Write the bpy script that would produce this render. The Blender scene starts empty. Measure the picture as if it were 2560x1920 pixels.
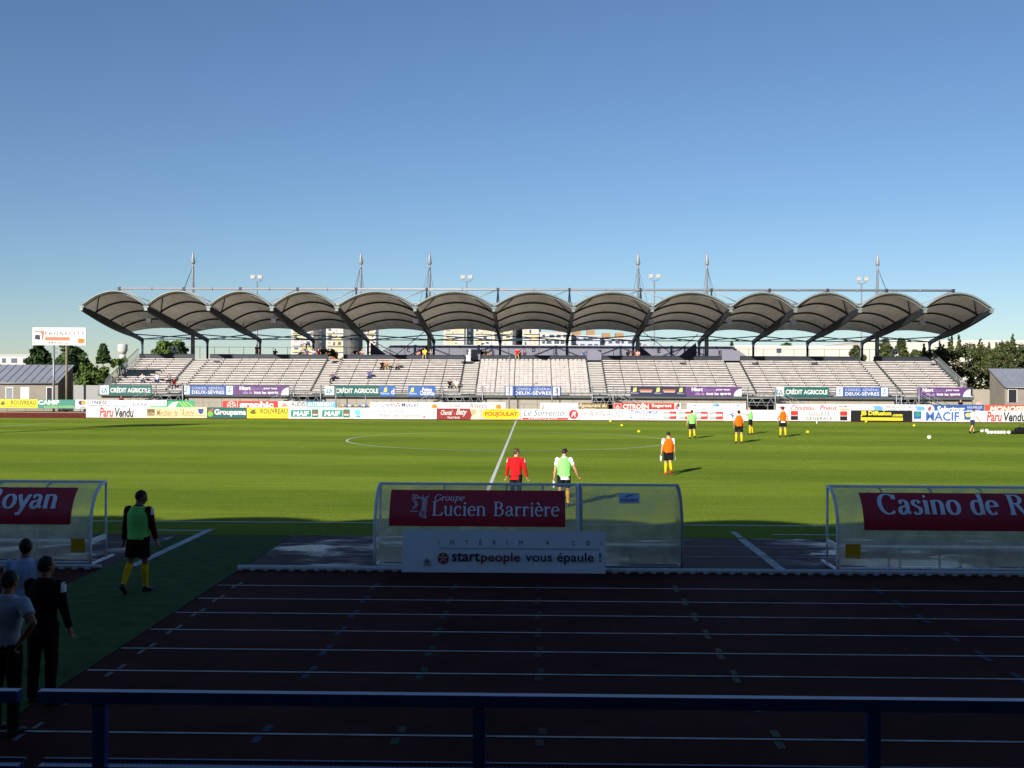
import bpy, bmesh, math, random
from mathutils import Vector, Matrix, noise

C = bpy.context.scene.collection
R = math.radians
rng = random.Random(7)

# ------------------------------------------------------------------ camera
F = 2700.0                      # focal length in pixels of the 2560 px wide photograph
cam_d = bpy.data.cameras.new("camera")
cam = bpy.data.objects.new("camera", cam_d)
C.objects.link(cam)
cam_d.sensor_width = 36.0
cam_d.lens = 36.0 * F / 2560.0
cam_d.clip_start = 0.1
cam_d.clip_end = 8000.0
ROT = (Matrix.Rotation(math.atan(54 / F), 3, 'Z') @
       Matrix.Rotation(math.pi / 2 - math.atan(15 / F), 3, 'X') @
       Matrix.Rotation(0.0042, 3, 'Z'))
EYE = Vector((0, 0, 3.9))
cam.matrix_world = Matrix.Translation(EYE) @ ROT.to_4x4()
bpy.context.scene.camera = cam

# ------------------------------------------------------------------ light
SUN_EL, SUN_AZ = R(22), R(27)             # sun behind the viewer, to the left
to_sun = Vector((-math.sin(SUN_AZ) * math.cos(SUN_EL), -math.cos(SUN_AZ) * math.cos(SUN_EL), math.sin(SUN_EL)))
sun_d = bpy.data.lights.new("sun", 'SUN')
sun_d.energy = 4.6
sun_d.angle = R(0.5)
sun_d.color = (1.0, 0.94, 0.86)
sun = bpy.data.objects.new("sun", sun_d)
sun.rotation_euler = to_sun.to_track_quat('Z', 'Y').to_euler()
sun.location = (-30, -60, 60)
C.objects.link(sun)
world = bpy.data.worlds.new("World")
bpy.context.scene.world = world
world.use_nodes = True
wn, wl = world.node_tree.nodes, world.node_tree.links
sky = wn.new('ShaderNodeTexSky')
sky.sky_type = 'NISHITA'
sky.sun_disc = False
sky.sun_elevation = SUN_EL
sky.sun_rotation = math.atan2(to_sun.x, to_sun.y)
sky.altitude = 50
sky.air_density = 1.0
sky.dust_density = 0.0
sky.ozone_density = 3.5
bg = wn['Background']
bg.inputs['Strength'].default_value = 0.05
hs = wn.new('ShaderNodeHueSaturation')
hs.inputs['Saturation'].default_value = 1.0
tint = wn.new('ShaderNodeMixRGB')
tint.blend_type = 'MULTIPLY'
tint.inputs['Fac'].default_value = 1.0
tint.inputs[2].default_value = (0.82, 0.90, 1.02, 1)
wl.new(sky.outputs[0], hs.inputs['Color'])
wl.new(hs.outputs[0], tint.inputs[1])
wl.new(tint.outputs[0], bg.inputs['Color'])
VS = bpy.context.scene.view_settings
VS.view_transform = 'Standard'
VS.look = 'None'
VS.exposure = 0.95
VS.gamma = 1.0
bpy.context.scene.cycles.max_bounces = 6
bpy.context.scene.cycles.transparent_max_bounces = 16

# ------------------------------------------------------------------ helpers
def ray(x, y):
    return ROT @ Vector(((x - 1280) / F, -(y - 960) / F, -1.0))

def G(x, y, z=0.0):
    d = ray(x, y)
    return EYE + d * ((z - EYE.z) / d.z)

def P(x, y, Y):
    d = ray(x, y)
    return EYE + d * (Y / d.y)

def lin(c):
    return tuple((v / 12.92 if v <= 0.04045 else ((v + 0.055) / 1.055) ** 2.4) for v in (c[0] / 255, c[1] / 255, c[2] / 255))

MATS = {}
def M(name, rgb=None, rough=0.7, var=0.12, scale=3.0, metal=0.0, spec=0.3, bump=0.0, bscale=40.0):
    """procedural material, colour given as albedo in sRGB bytes; noise varies it a little"""
    if name in MATS:
        return MATS[name]
    m = bpy.data.materials.new(name)
    m.use_nodes = True
    n, l = m.node_tree.nodes, m.node_tree.links
    b = n['Principled BSDF']
    c = lin(rgb)
    b.inputs['Roughness'].default_value = rough
    b.inputs['Metallic'].default_value = metal
    b.inputs['Specular IOR Level'].default_value = spec
    tc = n.new('ShaderNodeTexCoord')
    nz = n.new('ShaderNodeTexNoise')
    nz.inputs['Scale'].default_value = scale
    nz.inputs['Detail'].default_value = 6
    nz.inputs['Roughness'].default_value = 0.65
    l.new(tc.outputs['Object'], nz.inputs['Vector'])
    rp = n.new('ShaderNodeValToRGB')
    rp.color_ramp.elements[0].position = 0.3
    rp.color_ramp.elements[1].position = 0.7
    rp.color_ramp.elements[0].color = tuple(v * (1 - var) for v in c) + (1,)
    rp.color_ramp.elements[1].color = tuple(min(1, v * (1 + var)) for v in c) + (1,)
    l.new(nz.outputs['Fac'], rp.inputs['Fac'])
    l.new(rp.outputs[0], b.inputs['Base Color'])
    if bump:
        n2 = n.new('ShaderNodeTexNoise')
        n2.inputs['Scale'].default_value = bscale
        n2.inputs['Detail'].default_value = 4
        l.new(tc.outputs['Object'], n2.inputs['Vector'])
        bp = n.new('ShaderNodeBump')
        bp.inputs['Strength'].default_value = bump
        bp.inputs['Distance'].default_value = 0.02
        l.new(n2.outputs['Fac'], bp.inputs['Height'])
        l.new(bp.outputs[0], b.inputs['Normal'])
    MATS[name] = m
    return m

def tag(o, label=None, cat=None, group=None, kind=None):
    if label: o['label'] = label
    if cat: o['category'] = cat
    if group: o['group'] = group
    if kind: o['kind'] = kind
    return o

ORG = {}
def empty(name, loc, label, cat, group=None):
    o = bpy.data.objects.new(name, None)
    o.empty_display_size = 0.3
    o.location = loc
    C.objects.link(o)
    ORG[o] = Vector(loc)
    return tag(o, label, cat, group)

def copy_tree(o, parent=None):
    c = o.copy()
    C.objects.link(c)
    if parent:
        c.parent = parent
    for ch in list(o.children):
        copy_tree(ch, c)
    return c

class MB:
    """collects geometry in world coordinates; build() links ONE mesh object"""
    def __init__(s):
        s.v, s.f, s.sm = [], [], []
    def add(s, vs, fs, smooth=False):
        k = len(s.v)
        s.v.extend([Vector(p) for p in vs])
        for f in fs:
            s.f.append([i + k for i in f]); s.sm.append(smooth)
        return s
    def box(s, x0, y0, z0, x1, y1, z1):
        vs = [(x, y, z) for z in (z0, z1) for y in (y0, y1) for x in (x0, x1)]
        return s.add(vs, [(0, 2, 3, 1), (4, 5, 7, 6), (0, 1, 5, 4), (2, 6, 7, 3), (1, 3, 7, 5), (0, 4, 6, 2)])
    def quad(s, a, b, c, d):
        return s.add([a, b, c, d], [(0, 1, 2, 3)])
    def prism(s, pts, axis, depth):
        """closed outline pts (world) extruded by vector axis*depth"""
        n = len(pts)
        off = Vector(axis) * depth
        vs = [Vector(p) for p in pts] + [Vector(p) + off for p in pts]
        fs = [tuple(range(n))[::-1], tuple(range(n, 2 * n))]
        fs += [(i, (i + 1) % n, n + (i + 1) % n, n + i) for i in range(n)]
        return s.add(vs, fs)
    def tube(s, pts, rad, n=8, cap=True, side=None):
        pts = [Vector(p) for p in pts]
        if not isinstance(rad, (list, tuple)):
            rad = [rad] * len(pts)
        vs, fs = [], []
        prev = Vector(side) if side is not None else None
        for i, p in enumerate(pts):
            t = (pts[min(i + 1, len(pts) - 1)] - pts[max(i - 1, 0)])
            if t.length < 1e-9: t = Vector((0, 0, 1))
            t.normalize()
            if prev is None:
                prev = Vector((1, 0, 0)) if abs(t.x) < 0.8 else Vector((0, 1, 0))
            a = prev - t * prev.dot(t)
            if a.length < 1e-6:
                a = t.orthogonal()
            a.normalize()
            if side is None: prev = a
            b = t.cross(a)
            r = rad[i]
            ra, rb = r if isinstance(r, tuple) else (r, r)
            for k in range(n):
                an = 2 * math.pi * k / n
                vs.append(p + a * (ra * math.cos(an)) + b * (rb * math.sin(an)))
        for i in range(len(pts) - 1):
            for k in range(n):
                k2 = (k + 1) % n
                fs.append((i * n + k, i * n + k2, (i + 1) * n + k2, (i + 1) * n + k))
        if cap:
            fs.append(tuple(range(n))[::-1])
            fs.append(tuple(range((len(pts) - 1) * n, len(pts) * n)))
        return s.add(vs, fs, True)
    def ball(s, c, r, n=12, m=8, rot=None):
        c = Vector(c)
        r = r if isinstance(r, (tuple, list)) else (r, r, r)
        vs, fs = [], []
        for j in range(m + 1):
            th = math.pi * j / m
            for k in range(n):
                ph = 2 * math.pi * k / n
                q = Vector((r[0] * math.sin(th) * math.cos(ph), r[1] * math.sin(th) * math.sin(ph), r[2] * math.cos(th)))
                if rot is not None: q = rot @ q
                vs.append(c + q)
        for j in range(m):
            for k in range(n):
                k2 = (k + 1) % n
                fs.append((j * n + k, (j + 1) * n + k, (j + 1) * n + k2, j * n + k2))
        return s.add(vs, fs, True)
    def mesh(s, name, org=Vector((0, 0, 0))):
        me = bpy.data.meshes.new(name)
        me.from_pydata([tuple(p - org) for p in s.v], [], s.f)
        me.polygons.foreach_set('use_smooth', s.sm)
        me.validate()
        me.update()
        return me
    def build(s, name, mat, parent=None, loc=None, fixn=False, bevel=0.0):
        org = ORG[parent] if parent is not None else Vector(loc or (0, 0, 0))
        me = s.mesh(name, org)
        if fixn or bevel:
            bm = bmesh.new(); bm.from_mesh(me)
            if bevel:
                bmesh.ops.remove_doubles(bm, verts=bm.verts, dist=1e-5)
                bmesh.ops.bevel(bm, geom=[e for e in bm.edges], offset=bevel, segments=1, affect='EDGES')
            bmesh.ops.recalc_face_normals(bm, faces=bm.faces)
            bm.to_mesh(me); bm.free()
        me.materials.append(mat)
        o = bpy.data.objects.new(name, me)
        C.objects.link(o)
        if parent is not None:
            o.parent = parent
        else:
            o.location = org
        ORG[o] = org
        return o

# ------------------------------------------------------------------ lettering
_txt = {}
def text_poly(s, bold=0.0, shear=0.0, space=1.0):
    key = (s, bold, shear, space)
    if key in _txt: return _txt[key]
    cu = bpy.data.curves.new("letters", 'FONT')
    cu.body = s
    cu.size = 1.0
    cu.offset = bold
    cu.shear = shear
    cu.space_character = space
    cu.resolution_u = 3
    ob = bpy.data.objects.new("letters", cu)
    C.objects.link(ob)
    dg = bpy.context.evaluated_depsgraph_get()
    me = ob.evaluated_get(dg).to_mesh()
    vs = [(v.co.x, v.co.y) for v in me.vertices]
    fs = [tuple(p.vertices) for p in me.polygons]
    ob.evaluated_get(dg).to_mesh_clear()
    bpy.data.objects.remove(ob)
    bpy.data.curves.remove(cu)
    x0 = min(v[0] for v in vs); x1 = max(v[0] for v in vs)
    y0 = min(v[1] for v in vs); y1 = max(v[1] for v in vs)
    vs = [((v[0] - x0) / (x1 - x0), (v[1] - y0) / (y1 - y0)) for v in vs]
    _txt[key] = (vs, fs)
    return _txt[key]

def arc(cx, cy, rx, ry, a0, a1, n=14):
    return [(cx + rx * math.cos(R(a0 + (a1 - a0) * i / n)), cy + ry * math.sin(R(a0 + (a1 - a0) * i / n))) for i in range(n + 1)]

X_, C_ = 0.46, 0.70
E_ = [arc(.22, .23, .17, .23, 5, 315), [(.06, .26), (.385, .26)]]
GLYPH = {   # advance, strokes, serif bars (x0, x1, y), dots
    'L': (.60, [[(.14, 0), (.14, .7)], [(.14, .012), (.5, .012), (.54, .15)]], [(.04, .25, .69), (.04, .2, .012)], []),
    'u': (.53, [[(.11, .46), (.11, .16)] + arc(.235, .14, .125, .14, 180, 330, 8)[1:], [(.39, .46), (.39, 0)]], [(.03, .11, .45), (.31, .39, .45), (.39, .48, .012)], []),
    'c': (.43, [arc(.23, .23, .18, .23, 50, 315)], [], [(.34, .37, .035)]),
    'i': (.27, [[(.13, 0), (.13, .46)]], [(.04, .22, .012), (.05, .13, .45)], [(.13, .62, .05)]),
    'e': (.44, E_, [], []),
    'n': (.55, [[(.11, 0), (.11, .46)], [(.11, .33)] + arc(.25, .31, .15, .15, 140, 0, 8) + [(.40, 0)]], [(.03, .2, .012), (.03, .11, .45), (.31, .49, .012)], []),
    'B': (.62, [[(.14, 0), (.14, .7)], [(.14, .688)] + arc(.29, .535, .15, .153, 90, -90, 10) + [(.14, .382)], [(.14, .382)] + arc(.31, .197, .19, .185, 90, -90, 10) + [(.14, .012)]], [(.04, .14, .688), (.04, .14, .012)], []),
    'a': (.46, [[(.09, .37)] + arc(.2, .33, .125, .13, 120, 0, 8) + [(.325, .07), (.42, .02)], [(.325, .27), (.18, .235)] + arc(.165, .115, .1, .112, 90, 330, 10) + [(.325, .1)]], [], [(.1, .36, .035)]),
    'r': (.39, [[(.12, 0), (.12, .46)], [(.12, .31), (.18, .41), (.25, .45), (.33, .43)]], [(.03, .22, .012), (.03, .12, .45)], [(.32, .41, .04)]),
    'è': (.44, E_ + [[(.13, .68), (.25, .55)]], [], []),
    'G': (.74, [arc(.37, .35, .31, .35, 45, 320, 20) + [(.63, .1), (.63, .3)]], [(.52, .72, .3)], []),
    'o': (.49, [arc(.245, .23, .185, .23, 0, 360, 20)], [], []),
    'p': (.53, [[(.12, -.22), (.12, .46)], arc(.27, .23, .17, .23, 150, -150, 14)], [(.03, .22, -.21), (.03, .12, .45)], []),
    'C': (.68, [arc(.36, .35, .29, .35, 52, 312, 20), [(.58, .5), (.58, .68)]], [], []),
    's': (.39, [[(.31, .36)] + arc(.19, .345, .115, .11, 40, 190, 8) + arc(.19, .115, .125, .115, 70, -150, 10)], [], []),
    'd': (.55, [[(.41, .72), (.41, 0)], arc(.26, .23, .17, .23, 35, 325, 14)], [(.33, .41, .71), (.41, .49, .012)], []),
    'R': (.66, [[(.14, 0), (.14, .7)], [(.14, .688)] + arc(.3, .525, .17, .163, 90, -90, 10) + [(.14, .362)], [(.3, .36), (.56, .01)]], [(.04, .14, .688), (.04, .24, .012), (.52, .64, .012)], []),
    'y': (.5, [[(.07, .46), (.26, .02)], [(.43, .46), (.26, .02), (.18, -.15), (.09, -.2)]], [(.02, .16, .45), (.36, .49, .45)], [(.07, -.18, .04)]),
    ' ': (.32, [], [], []),
}
def serif_poly(s, thick=.085, thin=.03, shear=0.0, gap=0.0):
    """calligraphic stroke lettering: list of (polygons) with a running layer number"""
    out, x = [], 0.0
    def strip(pts):
        d = [pts[0]]
        for a, b in zip(pts, pts[1:]):
            L = math.hypot(b[0] - a[0], b[1] - a[1])
            k = max(1, int(L / .07))
            for i in range(1, k + 1):
                d.append((a[0] + (b[0] - a[0]) * i / k, a[1] + (b[1] - a[1]) * i / k))
        vs = []
        for i, p in enumerate(d):
            a, b = d[max(i - 1, 0)], d[min(i + 1, len(d) - 1)]
            tx, ty = b[0] - a[0], b[1] - a[1]
            L = math.hypot(tx, ty) or 1
            nx, ny = -ty / L, tx / L
            w = (thin + (thick - thin) * abs(nx) ** 1.3) / 2
            vs += [(p[0] + nx * w, p[1] + ny * w), (p[0] - nx * w, p[1] - ny * w)]
        return vs, [(2 * i, 2 * i + 1, 2 * i + 3, 2 * i + 2) for i in range(len(d) - 1)]
    for ch in s:
        adv, strokes, bars, dots = GLYPH[ch]
        parts = [strip(st) for st in strokes]
        for a, b, y in bars:
            parts.append(([(a, y - thin / 2), (b, y - thin / 2), (b, y + thin / 2), (a, y + thin / 2)], [(0, 1, 2, 3)]))
        for cx, cy, r in dots:
            r *= 1 + thick
            parts.append((arc(cx, cy, r, r, 0, 330, 11), [tuple(range(12))]))
        for vs, fs in parts:
            out.append(([(px + x + shear * py, py) for px, py in vs], fs))
        x += adv + gap
    x0 = min(p[0] for vs, _ in out for p in vs); x1 = max(p[0] for vs, _ in out for p in vs)
    return [([((px - x0) / (x1 - x0), py) for px, py in vs], fs) for vs, fs in out]

# ------------------------------------------------------------------ node materials
def grass_material():
    m = bpy.data.materials.new("pitch_grass"); m.use_nodes = True
    n, l = m.node_tree.nodes, m.node_tree.links
    b = n['Principled BSDF']
    b.inputs['Roughness'].default_value = 0.95
    b.inputs['Specular IOR Level'].default_value = 0.05
    tc = n.new('ShaderNodeTexCoord')
    def noise(scale, sx, sy, det=5, rough=.6):
        mp = n.new('ShaderNodeMapping'); mp.inputs['Scale'].default_value = (sx, sy, 1)
        l.new(tc.outputs['Object'], mp.inputs['Vector'])
        z = n.new('ShaderNodeTexNoise'); z.inputs['Scale'].default_value = scale
        z.inputs['Detail'].default_value = det; z.inputs['Roughness'].default_value = rough
        l.new(mp.outputs[0], z.inputs['Vector'])
        return z
    def ramp(src, p0, c0, p1, c1):
        r = n.new('ShaderNodeValToRGB')
        e = r.color_ramp.elements
        e[0].position, e[0].color = p0, c0 + (1,)
        e[1].position, e[1].color = p1, c1 + (1,)
        l.new(src, r.inputs['Fac']); return r
    def mix(kind, fac, a, bb):
        x = n.new('ShaderNodeMixRGB'); x.blend_type = kind; x.inputs['Fac'].default_value = fac
        l.new(a, x.inputs[1]); l.new(bb, x.inputs[2]); return x
    base = ramp(noise(.09, .5, 1.0).outputs['Fac'], .36, (.190, .272, .024), .64, (.246, .326, .036))
    mow = n.new('ShaderNodeTexWave'); mow.wave_type = 'BANDS'; mow.bands_direction = 'Y'
    mow.inputs['Scale'].default_value = 0.028; mow.inputs['Distortion'].default_value = 0.5
    mow.inputs['Detail'].default_value = 1.0
    mp = n.new('ShaderNodeMapping'); mp.inputs['Rotation'].default_value = (0, 0, R(3))
    l.new(tc.outputs['Object'], mp.inputs['Vector']); l.new(mp.outputs[0], mow.inputs['Vector'])
    mr = ramp(mow.outputs['Fac'], .35, (.87, .90, .87), .65, (1.07, 1.06, 1.04))
    streak = ramp(noise(.8, .25, 2.2, 6, .7).outputs['Fac'], .33, (.8, .86, .75), .67, (1.14, 1.1, 1.12))
    fine = ramp(noise(9, 1, 1, 4, .75).outputs['Fac'], .3, (.62, .7, .55), .72, (1.28, 1.22, 1.25))
    c = mix('MULTIPLY', 1, base.outputs[0], mr.outputs[0])
    c = mix('MULTIPLY', 1, c.outputs[0], streak.outputs[0])
    c = mix('MULTIPLY', .9, c.outputs[0], fine.outputs[0])
    l.new(c.outputs[0], b.inputs['Base Color'])
    bp = n.new('ShaderNodeBump'); bp.inputs['Strength'].default_value = 1.0; bp.inputs['Distance'].default_value = .12
    l.new(noise(14, 1, 1, 5, .8).outputs['Fac'], bp.inputs['Height'])
    l.new(bp.outputs[0], b.inputs['Normal'])
    return m

def track_material(name, col, wet):
    m = bpy.data.materials.new(name); m.use_nodes = True
    n, l = m.node_tree.nodes, m.node_tree.links
    b = n['Principled BSDF']
    tc = n.new('ShaderNodeTexCoord')
    z = n.new('ShaderNodeTexNoise'); z.inputs['Scale'].default_value = .7; z.inputs['Detail'].default_value = 8
    z.inputs['Roughness'].default_value = .7
    l.new(tc.outputs['Object'], z.inputs['Vector'])
    r = n.new('ShaderNodeValToRGB')
    r.color_ramp.elements[0].position = .3; r.color_ramp.elements[1].position = .75
    r.color_ramp.elements[0].color = tuple(v * .6 for v in col) + (1,)
    r.color_ramp.elements[1].color = tuple(v * 1.5 for v in col) + (1,)
    l.new(z.outputs['Fac'], r.inputs['Fac']); l.new(r.outputs[0], b.inputs['Base Color'])
    z2 = n.new('ShaderNodeTexNoise'); z2.inputs['Scale'].default_value = 90; z2.inputs['Detail'].default_value = 3
    l.new(tc.outputs['Object'], z2.inputs['Vector'])
    bp = n.new('ShaderNodeBump'); bp.inputs['Distance'].default_value = .004
    l.new(z2.outputs['Fac'], bp.inputs['Height']); l.new(bp.outputs[0], b.inputs['Normal'])
    b.inputs['Specular IOR Level'].default_value = .3 if wet else .04
    if wet:
        mp = n.new('ShaderNodeMapping'); mp.inputs['Scale'].default_value = (.34, .62, 1)
        mp.inputs['Location'].default_value = wet
        l.new(tc.outputs['Object'], mp.inputs['Vector'])
        z3 = n.new('ShaderNodeTexNoise'); z3.inputs['Scale'].default_value = 1.0; z3.inputs['Detail'].default_value = 6
        z3.inputs['Roughness'].default_value = .6; z3.inputs['Distortion'].default_value = .4
        l.new(mp.outputs[0], z3.inputs['Vector'])
        q = n.new('ShaderNodeMapRange'); q.inputs['From Min'].default_value = .5; q.inputs['From Max'].default_value = .6
        q.inputs['To Min'].default_value = .8; q.inputs['To Max'].default_value = .22
        l.new(z3.outputs['Fac'], q.inputs['Value']); l.new(q.outputs[0], b.inputs['Roughness'])
        q2 = n.new('ShaderNodeMapRange'); q2.inputs['From Min'].default_value = .5; q2.inputs['From Max'].default_value = .6
        q2.inputs['To Min'].default_value = .5; q2.inputs['To Max'].default_value = .03
        l.new(z3.outputs['Fac'], q2.inputs['Value']); l.new(q2.outputs[0], bp.inputs['Strength'])
    else:
        b.inputs['Roughness'].default_value = .85
        bp.inputs['Strength'].default_value = .5
    return m

def clear_sheet_material(name, tint, haze):
    m = bpy.data.materials.new(name); m.use_nodes = True
    n, l = m.node_tree.nodes, m.node_tree.links
    out = n['Material Output']; n.remove(n['Principled BSDF'])
    tr = n.new('ShaderNodeBsdfTransparent'); tr.inputs[0].default_value = tint + (1,)
    df = n.new('ShaderNodeBsdfDiffuse'); df.inputs[0].default_value = (.74, .76, .68, 1)
    tl = n.new('ShaderNodeBsdfTranslucent'); tl.inputs[0].default_value = (.80, .80, .62, 1)
    gl = n.new('ShaderNodeBsdfGlossy'); gl.inputs['Roughness'].default_value = .18
    a = n.new('ShaderNodeMixShader'); a.inputs[0].default_value = .5
    l.new(df.outputs[0], a.inputs[1]); l.new(tl.outputs[0], a.inputs[2])
    tc = n.new('ShaderNodeTexCoord'); z = n.new('ShaderNodeTexNoise'); z.inputs['Scale'].default_value = 2.5; z.inputs['Detail'].default_value = 7
    l.new(tc.outputs['Object'], z.inputs['Vector'])
    q = n.new('ShaderNodeMapRange'); q.inputs['From Min'].default_value = .3; q.inputs['From Max'].default_value = .75
    q.inputs['To Min'].default_value = haze * .7; q.inputs['To Max'].default_value = haze * 1.5
    l.new(z.outputs['Fac'], q.inputs['Value'])
    b = n.new('ShaderNodeMixShader'); l.new(q.outputs[0], b.inputs[0])
    l.new(tr.outputs[0], b.inputs[1]); l.new(a.outputs[0], b.inputs[2])
    fr = n.new('ShaderNodeFresnel'); fr.inputs[0].default_value = 1.45
    c = n.new('ShaderNodeMixShader'); l.new(fr.outputs[0], c.inputs[0])
    l.new(b.outputs[0], c.inputs[1]); l.new(gl.outputs[0], c.inputs[2])
    l.new(c.outputs[0], out.inputs['Surface'])
    return m

def foliage_material(name, c0, c1):
    m = bpy.data.materials.new(name); m.use_nodes = True
    n, l = m.node_tree.nodes, m.node_tree.links
    b = n['Principled BSDF']; b.inputs['Roughness'].default_value = .75; b.inputs['Specular IOR Level'].default_value = .15
    tc = n.new('ShaderNodeTexCoord'); z = n.new('ShaderNodeTexNoise'); z.inputs['Scale'].default_value = 1.3; z.inputs['Detail'].default_value = 6
    l.new(tc.outputs['Object'], z.inputs['Vector'])
    r = n.new('ShaderNodeValToRGB')
    r.color_ramp.elements[0].position = .35; r.color_ramp.elements[1].position = .65
    r.color_ramp.elements[0].color = c0 + (1,); r.color_ramp.elements[1].color = c1 + (1,)
    l.new(z.outputs['Fac'], r.inputs['Fac']); l.new(r.outputs[0], b.inputs['Base Color'])
    return m

def fabric_material():
    m = bpy.data.materials.new("canopy_fabric"); m.use_nodes = True
    n, l = m.node_tree.nodes, m.node_tree.links
    out = n['Material Output']; b = n['Principled BSDF']
    b.inputs['Base Color'].default_value = (.60, .57, .49, 1); b.inputs['Roughness'].default_value = .8
    tc = n.new('ShaderNodeTexCoord'); mp = n.new('ShaderNodeMapping'); mp.inputs['Scale'].default_value = (.9, .16, .5)
    z = n.new('ShaderNodeTexNoise'); z.inputs['Scale'].default_value = 1.1; z.inputs['Detail'].default_value = 7; z.inputs['Roughness'].default_value = .65
    l.new(tc.outputs['Object'], mp.inputs['Vector']); l.new(mp.outputs[0], z.inputs['Vector'])
    r = n.new('ShaderNodeValToRGB'); e = r.color_ramp.elements
    e[0].position, e[0].color = .3, (.44, .41, .34, 1); e[1].position, e[1].color = .68, (.68, .655, .58, 1)
    l.new(z.outputs['Fac'], r.inputs['Fac']); l.new(r.outputs[0], b.inputs['Base Color'])
    tl = n.new('ShaderNodeBsdfTranslucent'); tl.inputs[0].default_value = (.42, .39, .31, 1)
    x = n.new('ShaderNodeMixShader'); x.inputs[0].default_value = .18
    l.new(b.outputs[0], x.inputs[1]); l.new(tl.outputs[0], x.inputs[2]); l.new(x.outputs[0], out.inputs['Surface'])
    return m

def corrugated_material(name, rgb, freq):
    m = M(name, rgb, .6, .06, .6)
    n, l = m.node_tree.nodes, m.node_tree.links
    tc = n.new('ShaderNodeTexCoord'); w = n.new('ShaderNodeTexWave'); w.bands_direction = 'X'
    w.inputs['Scale'].default_value = freq
    l.new(tc.outputs['Object'], w.inputs['Vector'])
    bp = n.new('ShaderNodeBump'); bp.inputs['Strength'].default_value = 1; bp.inputs['Distance'].default_value = .08
    l.new(w.outputs['Fac'], bp.inputs['Height']); l.new(bp.outputs[0], n['Principled BSDF'].inputs['Normal'])
    return m

WHITE = M('white_paint', (196, 196, 194), .5, .04, 2)
LINE = M('line_paint', (196, 198, 194), .8, .2, 4)
LINE_WORN = M('worn_line_paint', (172, 173, 170), .8, .42, 3)
STEEL = M('galvanised_steel', (126, 130, 132), .5, .12, 2, .35)
STEELD = M('dark_steel', (38, 42, 50), .55, .12, 1.5)
STEELT = M('teal_steel', (36, 58, 72), .5, .1, 1.5)
ALU = M('white_aluminium', (226, 228, 230), .4, .06, 3, .1)
CONC = M('stand_concrete', (146, 141, 136), .85, .12, .9, bump=.3)
BENCH = M('weathered_bench', (168, 162, 158), .75, .24, 1.6)
STAIR = M('stair_concrete', (172, 168, 162), .8, .12, 1.2)

# ------------------------------------------------------------------ ground
def sheet(name, x0, y0, x1, y1, z, mat, div=1):
    mb = MB()
    mb.quad((x0, y0, z), (x1, y0, z), (x1, y1, z), (x0, y1, z))
    return tag(mb.build(name, mat), kind='structure')

sheet('ground', -4000, -1500, 4000, 6500, -0.012, M('dry_ground', (122, 116, 86), .95, .25, .05))
sheet('pitch', -75, 26.5, 75, 99.3, 0.0, grass_material())
sheet('running_track', -75, 7.3, 75, 21.75, -0.002, track_material('shaded_track', (.062, .018, .015), None))  # near lanes coloured darker than the far track, the stand's shade in the colour
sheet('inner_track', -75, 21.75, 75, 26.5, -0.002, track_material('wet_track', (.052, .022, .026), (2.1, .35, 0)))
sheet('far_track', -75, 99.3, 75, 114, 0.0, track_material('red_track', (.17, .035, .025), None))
sheet('path', -75, 114, 75, 119, 0.0, M('sandy_path', (168, 150, 118), .95, .15, .4))
# green carpet laid across the track
mb = MB(); mb.box(-8.72, 8.2, 0.0, -5.93, 26.3, 0.012)
tag(mb.build('carpet', M('green_carpet', (72, 92, 58), .95, .25, 3, spec=.02, bump=.4)), 'dark green artificial turf carpet laid across the track lanes at left', 'carpet')

lines = MB()
def gline(x0, y0, x1, y1, w, z=0.004, mb=None):
    mb = mb or lines
    a, b = Vector((x0, y0, z)), Vector((x1, y1, z))
    t = (b - a).normalized(); nn = Vector((-t.y, t.x, 0)) * (w / 2)
    mb.quad(a - nn, b - nn, b + nn, a + nn)
LANES = [20.07, 18.87, 17.72, 16.52, 15.36, 14.19, 12.98, 11.72, 10.5]
for y in LANES:
    gline(-5.9, y, 60, y, .05)
    gline(-60, y, -8.75, y, .05)
gline(-8.7, 11.72, -5.95, 11.72, .05, .016)
for y in (25.15, 23.75):
    gline(-5.9, y, 60, y, .045); gline(-60, y, -8.75, y, .045)
for y in LANES[:7]:                      # staggered exchange marks across the lane lines
    pass
tag(lines.build('lane_lines', LINE_WORN), kind='structure')
def marks(x, mat, wd=.09):
    mb = MB()
    for y in LANES[:8]:
        gline(x, y - .3, x, y - .08, wd, .0045, mb); gline(x + .03, y + .08, x + .03, y + .3, wd, .0045, mb)
    tag(mb.build('lane_marks', mat), kind='structure')
marks(-5.54, M('grey_mark', (110, 112, 114), .8, .2), .06); marks(-2.96, M('blue_mark', (38, 54, 82), .8, .1)); marks(-1.47, M('green_mark', (34, 58, 44), .8, .1))
marks(.08, M('red_mark', (70, 34, 32), .8, .1)); marks(2.64, M('ochre_mark', (84, 80, 64), .8, .2)); marks(6.35, MATS['blue_mark'])
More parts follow.
